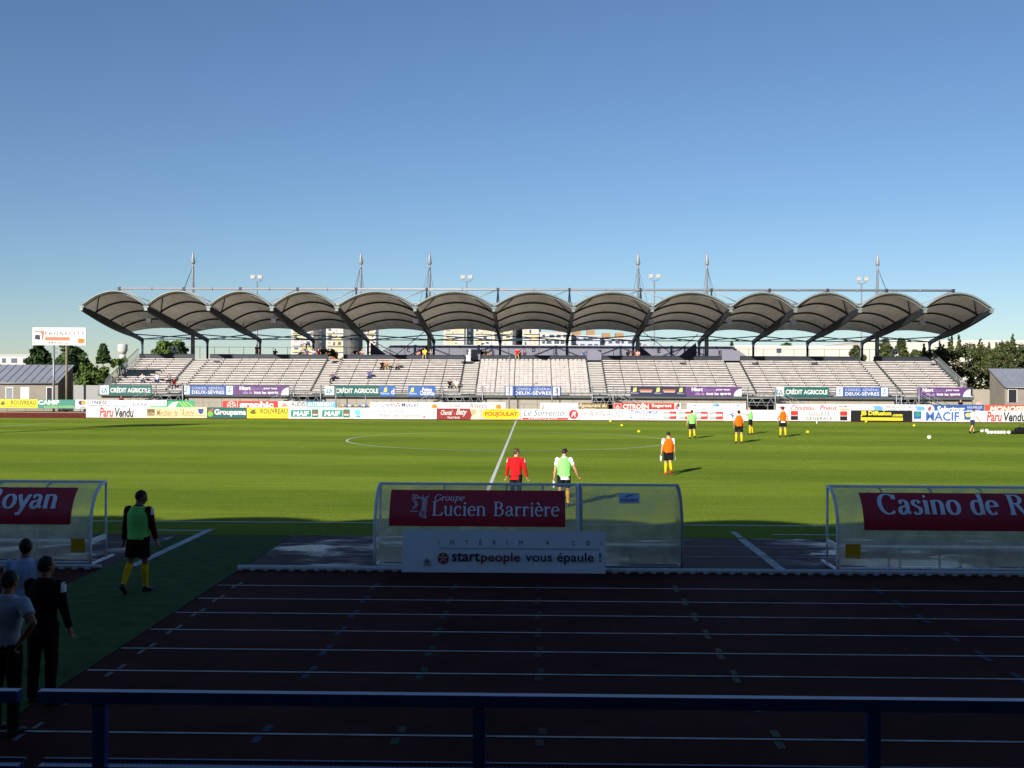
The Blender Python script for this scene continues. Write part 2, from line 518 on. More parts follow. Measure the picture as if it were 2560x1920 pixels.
# pitch markings
pl = MB()
CX, CY, CR = 0.0, 66.2, 10.05
c0 = G(1271, 1100); CX, CY = c0.x, c0.y
gline(CX, 28.9, CX, 99.3, .13, .004, pl)
circ = [(CX + CR * math.cos(2 * math.pi * i / 96), CY + CR * math.sin(2 * math.pi * i / 96)) for i in range(97)]
for (ax, ay), (bx, by) in zip(circ, circ[1:]):
    gline(ax, ay, bx, by, .11, .008, pl)
gline(-55, 28.85, 60, 28.85, .12, .004, pl)
gline(CX - .4, CY, CX + .4, CY, .12, .008, pl)
a, b = G(-200, 1084), G(126, 1057)
gline(a.x, a.y, b.x, b.y, .1, .004, pl)
for x in (-26, -20, -14, -10, 6, 9.5, 13, 17):
    gline(x, 27.2, x + 1.7, 27.2, .1, .004, pl)
tag(pl.build('pitch_lines', LINE), kind='structure')
ta = MB()
gline(-8.2, 21.9, -8.2, 27.4, .2, .018, ta); gline(5.08, 21.8, 5.08, 26.4, .2, .004, ta); gline(5.1, 26.6, 5.1, 27.6, .14, .004, ta)
tag(ta.build('area_lines', LINE_WORN), kind='structure')

# kerb: low white drainage kerb with scalloped foot
def kerb(x0, x1, label):
    mb = MB()
    y0 = 21.62
    mb.tube([(x0, y0 + .06, .05), (x1, y0 + .06, .05)], (.055, .04), 8, side=(0, 1, 0))
    o = empty('track_kerb', ((x0 + x1) / 2, y0, 0), label, 'kerb', 'white kerbs along the inner lane')
    mb.build('rail', WHITE, o)
    ft = MB(); x = x0
    while x < x1 - .2:
        ft.box(x, y0 - .01, 0, x + .1, y0 + .1, .03); x += .26
    ft.build('foot', WHITE, o)
kerb(-5.95, 40, 'long white kerb edging the inner lane right of the green carpet')
kerb(-40, -8.75, 'white kerb edging the inner lane left of the green carpet')

# ------------------------------------------------------------------ far grandstand
YR, YB, YM, YT = 119.6, 142.0, 135.9, 132.4
VPX = [206, 367, 523, 681, 843, 1038, 1235, 1433, 1630, 1826, 1987, 2148, 2311, 2477]
VX = [P(x, 772, YR).x for x in VPX]
VXB = list(VX)
VXB[0] = P(356, 850, YB).x; VXB[13] = P(2324, 853, YB).x
ZF, ZB = 11.45, 8.75
def beam_x(i, t): return VX[i] + (VXB[i] - VX[i]) * t
def beam_z(t): return ZF + (ZB - ZF) * t ** 1.12
def beam_y(t): return YR + (YB - YR) * t
TR = .80                                       # the fabric ends at this share of the beam
_rise = [(0, 1.62), (.18, 1.3), (.42, 1.2), (.64, 1.12), (.80, .5)]
def rise(t):
    for (a, ra), (b, rb) in zip(_rise, _rise[1:]):
        if t <= b: return ra + (rb - ra) * (t - a) / (b - a)
    return _rise[-1][1]
def vault(i, u, t, lift=0.0):
    x = beam_x(i, t) * (1 - u) + beam_x(i + 1, t) * u
    return Vector((x, beam_y(t), beam_z(t) + .28 + lift + rise(t) * (1 - (2 * u - 1) ** 2)))

stand = empty('grandstand', (0, 125, 0), 'long open grandstand with a scalloped fabric roof across the far side of the pitch', 'grandstand')
XL, XR = P(255, 960, 120).x, P(2425, 962, 120).x
NR, Y0S, Z0S, Y1S, Z1S = 14, 120.9, 2.25, 131.1, 6.05
PIT, RIS = (Y1S - Y0S) / NR, (Z1S - Z0S) / NR
AISLES = [-44.2, -26.2, -8.1, 8.2, 26.6, 44.6]
AISLES = [P(x, 893, 131).x for x in (503, 838, 1181, 1485, 1829, 2167)]
AW = .95
mb = MB()
for r in range(NR):                             # stepped terrace, one riser and tread per row
    y, z = Y0S + r * PIT, Z0S + r * RIS
    mb.quad((XL, y, z - RIS), (XR, y, z - RIS), (XR, y, z), (XL, y, z))
    mb.quad((XL, y, z), (XR, y, z), (XR, y + PIT, z), (XL, y + PIT, z))
outl = [(XL, Y0S, 1.7)] + sum([[(XL, Y0S + r * PIT, Z0S + r * RIS), (XL, Y0S + (r + 1) * PIT, Z0S + r * RIS)] for r in range(NR)], []) + [(XL, Y1S, 1.7)]
mb.add(outl, [tuple(range(len(outl)))])
mb.add([(XR, p[1], p[2]) for p in outl], [tuple(range(len(outl)))])
mb.build('terrace', CONC, stand)
# front walkway slab, front wall with stair openings, top walkway
mb = MB(); mb.box(XL, 119.0, 1.8, XR, Y0S - .003, 1.98); mb.build('walkway', CONC, stand)
mb = MB(); mb.box(XL, 118.9, 1.72, XR, 118.995, 2.0); mb.build('edge_beam', M('dark_edge', (70, 78, 78), .6, .1), stand)
OPEN = [(395, 462), (738, 805), (1108, 1207), (1480, 1532), (1866, 1935), (2236, 2292)]
OX = [(P(a, 995, 119.4).x, P(b, 995, 119.4).x) for a, b in OPEN]
edges = [XL] + sum([list(o) for o in OX], []) + [XR]
WALLP = M('beige_wall', (140, 133, 121), .85, .1, .8)
for a, b in zip(edges[0::2], edges[1::2]):
    n = max(1, round((b - a) / 1.9))
    mb = MB()
    for k in range(n):                          # prefabricated panels with open joints
        mb.box(a + (b - a) * k / n + .015, 119.4, 0, a + (b - a) * (k + 1) / n - .015, 119.6, 1.79)
    mb.build('front_wall', WALLP, stand)
mb = MB(); mb.box(XL, 123.5, 0, XR, 123.7, 1.78); mb.build('inner_wall', M('inner_concrete', (96, 96, 96), .9, .15), stand)
mb = MB(); mb.box(XL, Y1S, 5.9, XR, 143.5, 6.1); mb.build('top_walkway', CONC, stand)
mb = MB(); mb.box(XL, 143.3, 0, XR, 143.5, 5.89); mb.build('rear_wall', CONC, stand)
mb = MB()
gaps = sorted([(x - AW, x + AW) for x in AISLES])
ed = [XL + .02] + sum([list(g) for g in gaps], []) + [XR - .02]
for a, b in zip(ed[0::2], ed[1::2]):
    mb.box(a, Y1S + .25, 6.1, b, Y1S + .37, 6.62)
    mb.box(a, Y1S + .18, 6.62, b, Y1S + .44, 6.68)
mb.build('parapet', STEELD, stand)
# benches: one piece per row and section, cut into 2.1 m lengths on end supports
for (a, b), sec in zip(zip(ed[0::2], ed[1::2]), range(7)):
    bucket = sec == 3
    n = max(1, round((b - a) / 2.1)); w = (b - a) / n
    for r in range(NR):
        y, z = Y0S + r * PIT, Z0S + r * RIS
        mb = MB()
        for k in range(n):
            x0, x1 = a + k * w + .05, a + (k + 1) * w - .05
            dz = rng.uniform(-.012, .012)
            if bucket:
                m_ = 4
                for q in range(m_):
                    s0 = x0 + (x1 - x0) * q / m_ + .03; s1 = x0 + (x1 - x0) * (q + 1) / m_ - .03
                    mb.box(s0 + .03, y + .26, z + .22, s1 - .03, y + .6, z + .31)
                    mb.box(s0 + .03, y + .56, z + .312, s1 - .03, y + .6, z + .42)
                mb.box(x0, y + .3, z + .003, x1, y + .5, z + .2)
            else:
                mb.box(x0, y + .2, z + .21 + dz, x1, y + .62, z + .33 + dz)
                mb.box(x0 + .02, y + .42, z + .003, x1 - .02, y + .6, z + .208 + dz)
        mb.build('bench_row', BENCH, stand)
for x in AISLES:
    mb = MB()
    for r in range(NR):
        y, z = Y0S + r * PIT, Z0S + r * RIS
        for q in (0, 1):                        # two open treads per seating row
            yy, zz = y + q * PIT / 2 - PIT / 2, z - RIS / 2 + q * RIS / 2
            mb.box(x - AW + .12, yy - .02, zz - .02, x + AW - .12, yy + PIT / 2 - .02, zz + .045)
    fl = mb.build('stair_flight', STAIR, stand)
    for s in (-1, 1):
        h = MB()
        out_ = []
        for r in range(0, NR):
            y, z = Y0S + r * PIT + .2, Z0S + r * RIS
            out_ += [(x + s * AW - .045, y, z + .05), (x + s * AW - .045, y, z + .34), (x + s * AW - .045, y + .36, z + .34), (x + s * AW - .045, y + .36, z + .16)]
        low_ = [(x + s * AW - .045, Y1S, Z1S - RIS - .05), (x + s * AW - .045, Y0S, Z0S - .1)]
        h.prism(out_ + low_, (1, 0, 0), .09)
        h.build('bench_support', STEELD, fl)
# barriers
def railing(name, pts, h, step, mat, rad=.028, mid=1, parent=None):
    mb = MB()
    for a, b in zip(pts, pts[1:]):
        a, b = Vector(a), Vector(b); L = (b - a).length; n = max(1, round(L / step))
        for k in range(n + 1):
            p = a.lerp(b, k / n); mb.tube([p, p + Vector((0, 0, h))], rad, 6)
        for q in range(mid + 1):
            zz = h * (q + 1) / (mid + 1); o = Vector((0, 0, zz))
            mb.tube([a + o, b + o], rad * .9, 6)
    return mb.build(name, mat, parent or stand)
railing('front_railing', [(XL, 119.1, 1.98), (XR, 119.1, 1.98)], 1.05, 1.55, STEEL, .03, 2)
railing('back_railing', [(XL, 142.9, 6.1), (VXB[5], 142.9, 6.1)], 1.75, 1.95, STEELD, .03, 0)
railing('back_railing', [(VXB[5], 142.9, 6.1), (XR, 142.9, 6.1)], 1.75, 1.95, STEELD, .03, 0)
for X in (XL, XR):
    mb = MB()
    for k in range(34):
        f = k / 33
        p = Vector((X, Y0S + (Y1S - Y0S) * f, Z0S + (Z1S - Z0S) * f))
        mb.tube([p + Vector((0, 0, -.1)), p + Vector((0, 0, 1.25))], .03, 5)
    mb.tube([(X, Y0S, Z0S + 1.25), (X, Y1S, Z1S + 1.25)], .035, 6)
    mb.build('side_railing', STEEL, stand)
# access stairs on the front: truss, stringer, treads, handrails
for a, b in OX:
    sd = 1 if a < 0 else -1
    mb = MB()
    xm = b if sd > 0 else a
    L = abs(b - a)
    def sx(f): return (a + L * f) if sd > 0 else (b - L * f)
    mb.tube([(a, 118.7, 1.78), (b, 118.7, 1.78)], .06, 6)
    mb.tube([(a, 118.7, 1.35), (b, 118.7, 1.35)], .04, 6)
    n = max(3, int(L / .8))
    for k in range(n):
        x0 = a + L * k / n; x1 = a + L * (k + .5) / n; x2 = a + L * (k + 1) / n
        mb.tube([(x0, 118.7, .85), (x1, 118.7, 1.78)], .035, 5); mb.tube([(x1, 118.7, 1.78), (x2, 118.7, .85)], .035, 5)
    for x in (a, b):
        mb.tube([(x, 118.7, 0), (x, 118.7, 3.0)], .08, 6)
    st = mb.build('access_stair', STEEL, stand)
    s = MB()
    x0, x1 = sx(0), sx(0) - sd * 3.4
    for k in range(10):
        f = k / 10; g = (k + 1) / 10
        xa, xb = x0 + (x1 - x0) * f, x0 + (x1 - x0) * g
        s.box(min(xa, xb), 118.0, 1.72 - 1.72 * f - .05, max(xa, xb), 118.65, 1.72 - 1.72 * f)
    s.prism([(x0, 117.95, 1.7), (x0, 117.95, 1.45), (x1, 117.95, 0), (x1, 117.95, .2)], (0, 1, 0), .04)
    s.build('steps', STEELD, st)
    h = MB()
    h.tube([(x0, 117.93, 2.75), (x1, 117.93, 1.0)], .03, 6); h.tube([(x0, 117.93, 2.3), (x1, 117.93, .6)], .025, 6)
    for k in range(5):
        f = k / 4; xx = x0 + (x1 - x0) * f
        h.tube([(xx, 117.93, 1.7 * (1 - f)), (xx, 117.93, 2.75 - 1.75 * f)], .025, 6)
    h.build('handrail', STEEL, st)
# bulkheads over the stairs that come up through the stand, and letter panels
BULK = M('grey_cladding', (108, 108, 121), .6, .06)
for x0, x1 in ((1178, 1201), (1468, 1503), (1804, 1849)):
    a, b = P(x0, 880, 131.4), P(x1, 880, 131.4)
    mb = MB(); mb.box(a.x, 131.1, 5.6, b.x, 133.4, 7.35); mb.build('stair_bulkhead', BULK, stand)
a, b = P(1165.5, 873, 129.4), P(1176, 897, 129.4)
mb = MB(); mb.box(a.x, 129.4, b.z - .3, b.x, 129.52, a.z); mb.build('white_panel', WHITE, stand)
def letter_panel(ch, x, y, Y, plate=True, size=.62):
    c = P(x, y, Y)
    pan = stand
    if plate:
        mb = MB(); mb.box(c.x - .38, Y, c.z - .4, c.x + .38, Y + .05, c.z + .4)
        mb.tube([(c.x, Y + .03, 6.1), (c.x, Y + .03, c.z - .4)], .03, 6)
        pan = mb.build('letter_panel', WHITE, stand)
    vs, fs = text_poly(ch, .03)
    w = size * .78
    mb = MB(); mb.add([(c.x + (u - .5) * w, Y - .006, c.z + (v - .5) * size) for u, v in vs], fs)
    mb.build('letter', M('black_paint', (26, 26, 28), .6, .1), pan)
letter_panel('A', 436, 873, 132.5); letter_panel('G', 2238, 880, 132.5)

# roof
FAB = fabric_material()
def dark(v): return v
for i in range(14):
    mb = MB(); n = 10
    prof_t = [k / n for k in range(n + 1)]
    def depth(t): return .34 + .62 * math.sin(math.pi * min(1, t * 1.12 + .06)) ** .8 * .75 + .12 * t
    for s in (-.16, .16):
        top = [Vector((beam_x(i, t) + s, beam_y(t), beam_z(t) + .2)) for t in prof_t]
        bot = [Vector((beam_x(i, t) + s, beam_y(t), beam_z(t) + .2 - depth(t))) for t in prof_t]
        k = len(mb.v); mb.v.extend(top + bot)
        for q in range(n):
            mb.f.append([k + q, k + q + 1, k + n + 1 + q + 1, k + n + 1 + q]); mb.sm.append(False)
    m1 = n + 1
    for q in range(n):
        mb.f.append([q, q + 1, 2 * m1 + q + 1, 2 * m1 + q]); mb.sm.append(False)
        mb.f.append([m1 + q, m1 + q + 1, 3 * m1 + q + 1, 3 * m1 + q]); mb.sm.append(False)
    for q in (0, n):
        mb.f.append([q, m1 + q, 3 * m1 + q, 2 * m1 + q]); mb.sm.append(False)
    # lower flange
    for q in range(n):
        t0, t1 = prof_t[q], prof_t[q + 1]
        for t in ():
            pass
    be = mb.build('roof_beam', STEELD, stand)
    br = MB(); x = VX[i]
    br.box(x - .17, YR - .34, ZF - .22, x + .17, YR - .02, ZF + .12); br.box(x - .3, YR - .28, ZF + .15, x + .3, YR - .1, ZF + .3)
    br.build('gutter_bracket', M('zinc', (112, 122, 120), .4, .08, 3, .2), be)
    if i in (1, 3, 5, 8, 9, 10, 12):
        fl = MB(); fl.box(x - .28, YR + .5, ZF - 1.5, x + .28, YR + .95, ZF - 1.02); fl.tube([(x, YR + .7, ZF - 1.05), (x, YR + .7, ZF - .1)], .04, 6)
        fl.build('spotlight', STEELD, be)
    po = MB(); xb = VXB[i]
    po.tube([(xb, YB, 6.1), (xb, YB, ZB - .55)], .15, 10); po.tube([(xb, YB, ZB - .6), (xb, YB - .1, ZB)], [.15, .26], 10)
    po.build('rear_post', STEELT, stand)
NU, TS = 14, [0, .045, .09, .135, .18, .26, .34, .42, .5, .57, .64, .72, .80]
for i in range(13):
    mb = MB(); vs = []; fs = []
    for t in TS:
        for k in range(NU + 1):
            vs.append(vault(i, k / NU, t))
    for a in range(len(TS) - 1):
        for k in range(NU):
            fs.append((a * (NU + 1) + k, a * (NU + 1) + k + 1, (a + 1) * (NU + 1) + k + 1, (a + 1) * (NU + 1) + k))
    mb.add(vs, fs, True)
    can = mb.build('roof_canopy', FAB, stand)
    ar = MB()
    ar.tube([vault(i, k / 20, 0, .06) - Vector((0, .14, 0)) for k in range(21)], .1, 6)
    ar.tube([vault(i, k / 20, .012, -.12) for k in range(21)], .07, 6)
    ar.build('front_arch', M('zinc_rim', (116, 124, 122), .45, .08, 3, .2), can)
    for t in (.18, .42, .64):
        ri = MB(); ri.tube([vault(i, k / 20, t, -.13) - Vector((0, 0, .0)) for k in range(21)], (.11), 6); ri.build('rib', STEELD, can)
    for s in (0, 1):
        st = MB(); st.tube([vault(i, .03 if s == 0 else .97, .18, -.15), vault(i, .24 if s == 0 else .76, .015, -.15)], .06, 6)
        st.build('strut', STEELD, can)
# rear ties and crossed bracing
for i in range(13):
    mb = MB()
    A, B = Vector((VXB[i], YB, ZB + .1)), Vector((VXB[i + 1], YB, ZB + .1))
    a, b = Vector((beam_x(i, .8), beam_y(.8), beam_z(.8))), Vector((beam_x(i + 1, .8), beam_y(.8), beam_z(.8)))
    mb.tube([A, B], .07, 6); mb.tube([a, B], .075, 6); mb.tube([A, b], .075, 6)
    for f in (.3, .7):
        q = A.lerp(B, f); mb.box(q.x - .2, q.y - .15, q.z + .05, q.x + .2, q.y + .15, q.z + .25)
    mb.build('cross_brace', STEELT, stand)
# ridge truss and its struts
RID = M('grey_tube', (136, 138, 142), .5, .08, 2, .2)
zt, zl = 14.75, 13.05
nodes = [Vector((VX[i] if 0 < i < 13 else VX[i] + (VXB[i] - VX[i]) * .55, YT, zt)) for i in range(14)]
mb = MB(); mb.tube([nodes[0], nodes[-1]], .14, 10)
for a, b in zip(nodes, nodes[1:]):
    m_ = (a + b) / 2; mb.tube([m_ - Vector((.06, 0, 0)), m_ + Vector((.06, 0, 0))], .2, 10)
mb.build('ridge_tube', RID, stand)
mb = MB(); mb.tube([nodes[0] - Vector((-4, 0, zt - zl)), nodes[-1] - Vector((4, 0, zt - zl))], .09, 8); mb.build('lower_chord', RID, stand)
for i, a in enumerate(nodes):
    mb = MB(); tt = (YT - YR) / (YB - YR)
    for s in (-.42, .42):
        mb.tube([a, (a.x + s, YT, beam_z(tt) + .2)], .06, 6)
    mb.tube([a, (a.x, YT - 1.6, beam_z(tt) + .3)], .05, 6)
    mb.box(a.x - .16, YT - .16, a.z - .22, a.x + .16, YT + .16, a.z + .18)
    mb.build('ridge_leg', STEELD, stand)
    for j in (i - 1, i + 1):
        if 0 <= j < 14:
            m_ = (a + nodes[j]) / 2; m_.z = zl
            d = MB(); d.tube([a, m_], .075, 6); d.build('diagonal_strut', RID, stand)
# masts with spikes and stay cables
for i in (1, 4, 5, 8, 9, 12):
    x = VX[i]; mb = MB()
    tm = (YM - YR) / (YB - YR)
    mb.tube([(x, YM, 6.1), (x, YM, beam_z(tm) + .1)], .26, 12)
    mb.tube([(x, YM, beam_z(tm)), (x, YM, 17.4), (x, YM, 18.3)], [.17, .15, .11], 10)
    ma = mb.build('mast', M('mast_grey', (132, 134, 138), .5, .1, 1.5, .2), stand)
    sp = MB(); sp.tube([(x, YM, 18.15), (x, YM, 18.3), (x, YM, 19.3), (x, YM, 19.85)], [.18, .29, .12, .02], 10); sp.build('spike', MATS['grey_tube'], ma)
    cb = MB(); top = Vector((x, YM, 17.9))
    cb.tube([top, nodes[i]], .025, 4)
    for s in (-1, 1):
        cb.tube([top, (x + s * 1.15, YT + 1, zl - .6)], .018, 4)
    cb.build('stay_cable', STEELD, ma)
# dark raking walls and thin diagonals between the paired masts
RAKE = M('raking_wall', (74, 72, 90), .7, .06)
for pts in ([(926.6, 856), (968, 889), (926.3, 889)], [(1079, 855), (1079, 889), (1034, 889)], [(1599, 864), (1631, 890), (1599.5, 890)], [(1740, 857), (1742.5, 890), (1699, 890)]):
    mb = MB(); mb.prism([P(x, y, 138) for x, y in pts], (0, 1, 0), .3); mb.build('raking_wall', RAKE, stand, fixn=True)
for x0, y0, x1, y1 in ((926, 850, 1000, 889), (1062, 828, 988, 889), (1602, 826, 1688, 891), (1745, 835, 1683, 891)):
    mb = MB(); mb.tube([P(x0, y0, 137.5), P(x1, y1, 137.5)], .045, 5); mb.build('tie_rod', STEELT, stand)

# ------------------------------------------------------------------ near grandstand the photograph is taken from (its roof shades the near track)
near = empty('grandstand', (0, 0, 0), 'near grandstand around the viewer, its roof shading the near track', 'grandstand')
mb = MB()
for r in range(20):
    y1 = 7.0 - r * .85; z = .75 + r * .2
    mb.box(-60, y1 - .85, -.3, 60, y1, z)
mb.build('terrace', M('near_concrete', (124, 122, 120), .9, .15), near)
NRF = M('roof_deck', (62, 64, 68), .8, .1)
mb = MB(); vs = []; fs = []
xs = [-60 + k * .36 for k in range(int(120 / .36) + 1)]
for (y, amp, zb) in ((6.0, .45, 10.42), (3.0, .45, 10.5), (-2, .5, 10.6), (-18, .3, 10.8)):
    for x in xs:
        vs.append((x, y, zb + amp * abs(math.sin(math.pi * (x + 19.5 - 2.2) / 4.4)) ** .8))
n = len(xs)
for a in range(3):
    for k in range(n - 1):
        fs.append((a * n + k, a * n + k + 1, (a + 1) * n + k + 1, (a + 1) * n + k))
mb.add(vs, fs); mb.build('roof', NRF, near)
mb = MB(); mb.box(-60, -18.3, 0, 60, -18.0, 11.1); mb.build('back_wall', NRF, near)
for x in (-36, -18, 18, 36):
    mb = MB(); mb.tube([(x, -9, 3), (x, -9, 10.7)], .2, 10); mb.build('column', STEELD, near)
# steel barrier in front of the viewer
def barrier(x0, x1, posts, label):
    o = empty('barrier', ((x0 + x1) / 2, 7.15, .75), label, 'barrier', 'blue barriers along the front of the stand')
    BLUE = M('blue_steel', (22, 52, 124), .3, .08, 2, spec=.6)
    zt_ = 1.80
    for nm, z in (('top_rail', zt_), ('lower_rail', 1.30)):
        mb = MB(); mb.box(x0, 7.11, z - .08, x1, 7.19, z); mb.build(nm, BLUE, o, bevel=.006)
    for x in posts:
        mb = MB(); mb.box(x - .042, 7.112, .7, x + .042, 7.188, zt_ - .083); mb.build('post', BLUE, o, bevel=.004)
    mb = MB()
    k = x0 + .02
    while k < x1:
        mb.box(k, 7.235, 1.17, k + .012, 7.245, 1.31); k += .03
    mb.box(x0, 7.225, 1.30, x1, 7.25, 1.315)
    mb.build('mesh_panel', M('blue_mesh', (60, 84, 120), .5, .05), o)
barrier(-3.30, 7.5, [-2.885, -.35, 2.245, 4.8, 7.3], 'long dark blue square-section barrier in the foreground, right of the narrow gap')
barrier(-9.0, -3.43, [-8.6, -6.1, -3.9], 'dark blue barrier in the bottom left corner, left of the narrow gap')

# ------------------------------------------------------------------ advertising boards
def hexm(rgb, rough=.55, pre='board'):
    k = tuple(int(round(v * .84)) for v in rgb)
    return M('%s_paint_%02x%02x%02x' % ((pre,) + tuple(rgb)), k, rough, .05, 1.2, spec=.25)
brng = random.Random(21)
W_ = (232, 231, 226); K_ = (24, 25, 30)
class Face:
    """a flat sign face on plane Y, spanned by pixel corners; items use px x and a 0..1 height"""
    def __init__(s, obj, x0, x1, yt, yb, Y, z0=None, z1=None):
        s.o = obj; s.Y = Y; s.px0, s.px1 = x0, x1
        a = P(x0, (yt + yb) / 2, Y); b = P(x1, (yt + yb) / 2, Y)
        s.X0, s.X1 = a.x, b.x
        m = P((x0 + x1) / 2, yt, Y).z, P((x0 + x1) / 2, yb, Y).z
        s.z1 = z1 if z1 is not None else m[0]
        s.z0 = z0 if z0 is not None else m[1]
        s.k = 0
    def X(s, px): return s.X0 + (px - s.px0) / (s.px1 - s.px0) * (s.X1 - s.X0)
    def Z(s, f): return s.z0 + f * (s.z1 - s.z0)
    def lay(s):
        s.k += 1
        return s.Y - .004 * s.k
    def put(s, name, polys, rgb, y=None):
        y = y if y is not None else s.lay()
        mb = MB()
        for vs, fs in polys:
            mb.add([(s.X(u), y, s.Z(v)) for u, v in vs], fs)
        return mb.build(name, hexm(rgb), s.o)
    def text(s, t, x0, x1, f0, f1, rgb, bold=.02, shear=0, space=1.0):
        vs, fs = text_poly(t, bold, shear, space)
        if min(rgb) > 84 and rgb != W_ and s.white: rgb = tuple(int(v * .74) for v in rgb)
        if space < 4:
            s.put('lettering', [([(x0 + u * (x1 - x0), f0 + v * (f1 - f0)) for u, v in vs], fs)], rgb); return
        y = s.lay(); groups = []                    # widely spaced capitals: one part each
        for fc in fs:
            a, b = min(vs[q][0] for q in fc), max(vs[q][0] for q in fc); hit = [g_ for g_ in groups if a <= g_[1] + .02 and b >= g_[0] - .02]
            new = [min([a] + [g_[0] for g_ in hit]), max([b] + [g_[1] for g_ in hit]), sum([g_[2] for g_ in hit], []) + [fc]]
            groups = [g_ for g_ in groups if g_ not in hit] + [new]
        for g_ in groups:
            ids = sorted({q for fc in g_[2] for q in fc}); m_ = {q: i for i, q in enumerate(ids)}
            s.put('letter', [([(x0 + vs[q][0] * (x1 - x0), f0 + vs[q][1] * (f1 - f0)) for q in ids], [tuple(m_[q] for q in fc) for fc in g_[2]])], rgb, y)
    def serif(s, t, x0, x1, f0, f1, rgb, thick=.085, thin=.035, shear=0, base=-.22, top=.72):
        y = s.lay(); mb = MB()
        for q, (vs, fs) in enumerate(serif_poly(t, thick, thin, shear)):
            mb.add([(s.X(x0 + u * (x1 - x0)), y - .0004 * (q % 7), s.Z(f0 + (v - base) / (top - base) * (f1 - f0))) for u, v in vs], fs)
        s.k += 1
        mb.build('lettering', hexm(rgb), s.o)
    def rect(s, x0, x1, f0, f1, rgb, name='colour_field'):
        s.put(name, [([(x0, f0), (x1, f0), (x1, f1), (x0, f1)], [(0, 1, 2, 3)])], rgb)
    def poly(s, pts, rgb, name='emblem'):
        s.put(name, [(pts, [tuple(range(len(pts)))])], rgb)
    def disc(s, cx, cf, rx, rf, rgb, name='emblem', n=24):
        s.put(name, [([(cx + rx * math.cos(2 * math.pi * k / n), cf + rf * math.sin(2 * math.pi * k / n)) for k in range(n)], [tuple(range(n))])], rgb)
    def fade(s, strips, rgb):
        s.put('small_print', [([(a, c), (b, c), (b, d), (a, d)], [(0, 1, 2, 3)]) for a, b, c, d in strips], rgb)

def board(x0, x1, yt, yb, Y, rgb, label, group, z0=None, z1=None, thick=.05, cat='advertising board', name='advertising_board', legs=False):
    f = Face(None, x0, x1, yt, yb, Y, z0, z1)
    mb = MB(); mb.box(f.X0 + .01, Y, f.z0, f.X1 - .01, Y + thick, f.z1)
    cx = (f.X0 + f.X1) / 2
    o = mb.build(name, hexm(rgb), None, (cx, Y, f.z0))
    tag(o, label, cat, group)
    if legs:
        for t in (.08, .92):
            x = f.X0 + (f.X1 - f.X0) * t
            lg = MB(); lg.prism([(x - .03, Y + thick + .002, f.z1 - .06), (x - .03, Y + .5, 0), (x - .03, Y + .42, 0), (x - .03, Y + thick + .002, f.z1 - .2)], (1, 0, 0), .06)
            lg.build('leg', STEEL, o)
    if group: o.rotation_euler = (R(brng.uniform(-1.2, .6)), R(brng.uniform(-.22, .22)), R(brng.uniform(-.35, .35)))
    f.o = o; f.white = min(rgb) > 200
    return f
def dots(f, x0, x1, f0, f1, rgb, n, seed=1):
    r = random.Random(seed); x = x0; st = []
    while x < x1:
        w = r.uniform(.6, 1) * (x1 - x0) / n
        st.append((x, min(x + w * .72, x1), f0, f1)); x += w
    f.fade(st, rgb)

YF = 100.8; ZT = 1.03; g1 = 'advertising boards along the far touchline'
def fb(x0, x1, rgb, label):
    xm = (x0 + x1) / 2
    yt = 1021.5 + (xm - 215) * .0047; yb = 1042 + (xm - 215) * .0047 + 3 * min(1, xm / 1100)
    return board(x0, x1, yt, yb, YF, rgb, label, g1, .02, ZT, legs=True)
f = fb(215, 367, W_, 'white board with red and black slanted lettering, leftmost of the touchline row')
f.text('Paru', 249, 283, .04, .94, (214, 62, 50), .03, .15); f.text('Vendu', 287, 334, .04, .9, K_, .03, .15)
f = fb(367, 517, (238, 224, 168), 'cream board with pale brown script and a small blue shield, on the touchline')
f.rect(368, 387, .2, .82, (112, 90, 60)); f.text('Le Coin', 369, 386, .3, .55, (220, 205, 150), .01)
f.text("Meubles de l'Aunize", 391, 486, .12, .9, (158, 132, 88), .005, .35); f.poly([(495, .86), (509, .86), (508, .5), (502, .32), (496, .5)], (58, 70, 150)); dots(f, 488, 514, .16, .24, (150, 130, 100), 9)
f = fb(517, 617, (26, 94, 88), 'dark green board with bold white lettering beside a cream board')
f.disc(526, .38, 7, .26, (126, 180, 60)); f.poly([(519, .66), (533, .9), (534, .78), (523, .6)], (210, 96, 50)); f.text('Groupama', 536, 615, .16, .84, W_, .035)
f = fb(617, 721, (240, 222, 40), 'yellow touchline board with olive lettering between green and white boards')
f.text('ROUVREAU', 651, 719, .42, .92, (84, 86, 40), .02); f.poly([(624, .5), (630, .8), (640, .85), (637, .62), (645, .5), (632, .38)], (96, 100, 40)); f.text('Récupération - Recyclage', 626, 716, .07, .22, (120, 116, 40), .0)
f = fb(721, 884, W_, 'white board with two teal rectangles lettered in white, on the touchline')
for a in (727, 805):
    f.poly([(a, .16), (a + 51, .16), (a + 51, .8), (a + 1, .8)], (36, 140, 118)); f.text('MAIF', a + 6, a + 46, .24, .7, W_, .04, .1)
    f.rect(a + 53, a + 69, .12, .86, (40, 120, 90)); f.poly([(a + 55, .42), (a + 61, .72), (a + 67, .42)], (206, 60, 50)); f.rect(a + 55, a + 67, .3, .42, W_)
f = fb(884, 1092, W_, 'white board with a pale cyan emblem and faint grey print, on the touchline')
f.disc(894, .6, 8, .3, (120, 204, 226)); f.poly([(884, .2), (898, .32), (903, .1), (894, .16)], (80, 150, 200)); f.text("L'assurance mutuelle", 911, 1010, .62, .86, (196, 200, 202), 0, .2)
f.text('Pays de Gâtine', 948, 1048, .12, .46, (176, 180, 186), 0, .2); f.text('e', 1058, 1063, .08, .3, (214, 90, 90), .02)
f = fb(1092, 1202, (146, 44, 48), 'dark red board with white script and a peach picture at its right end')
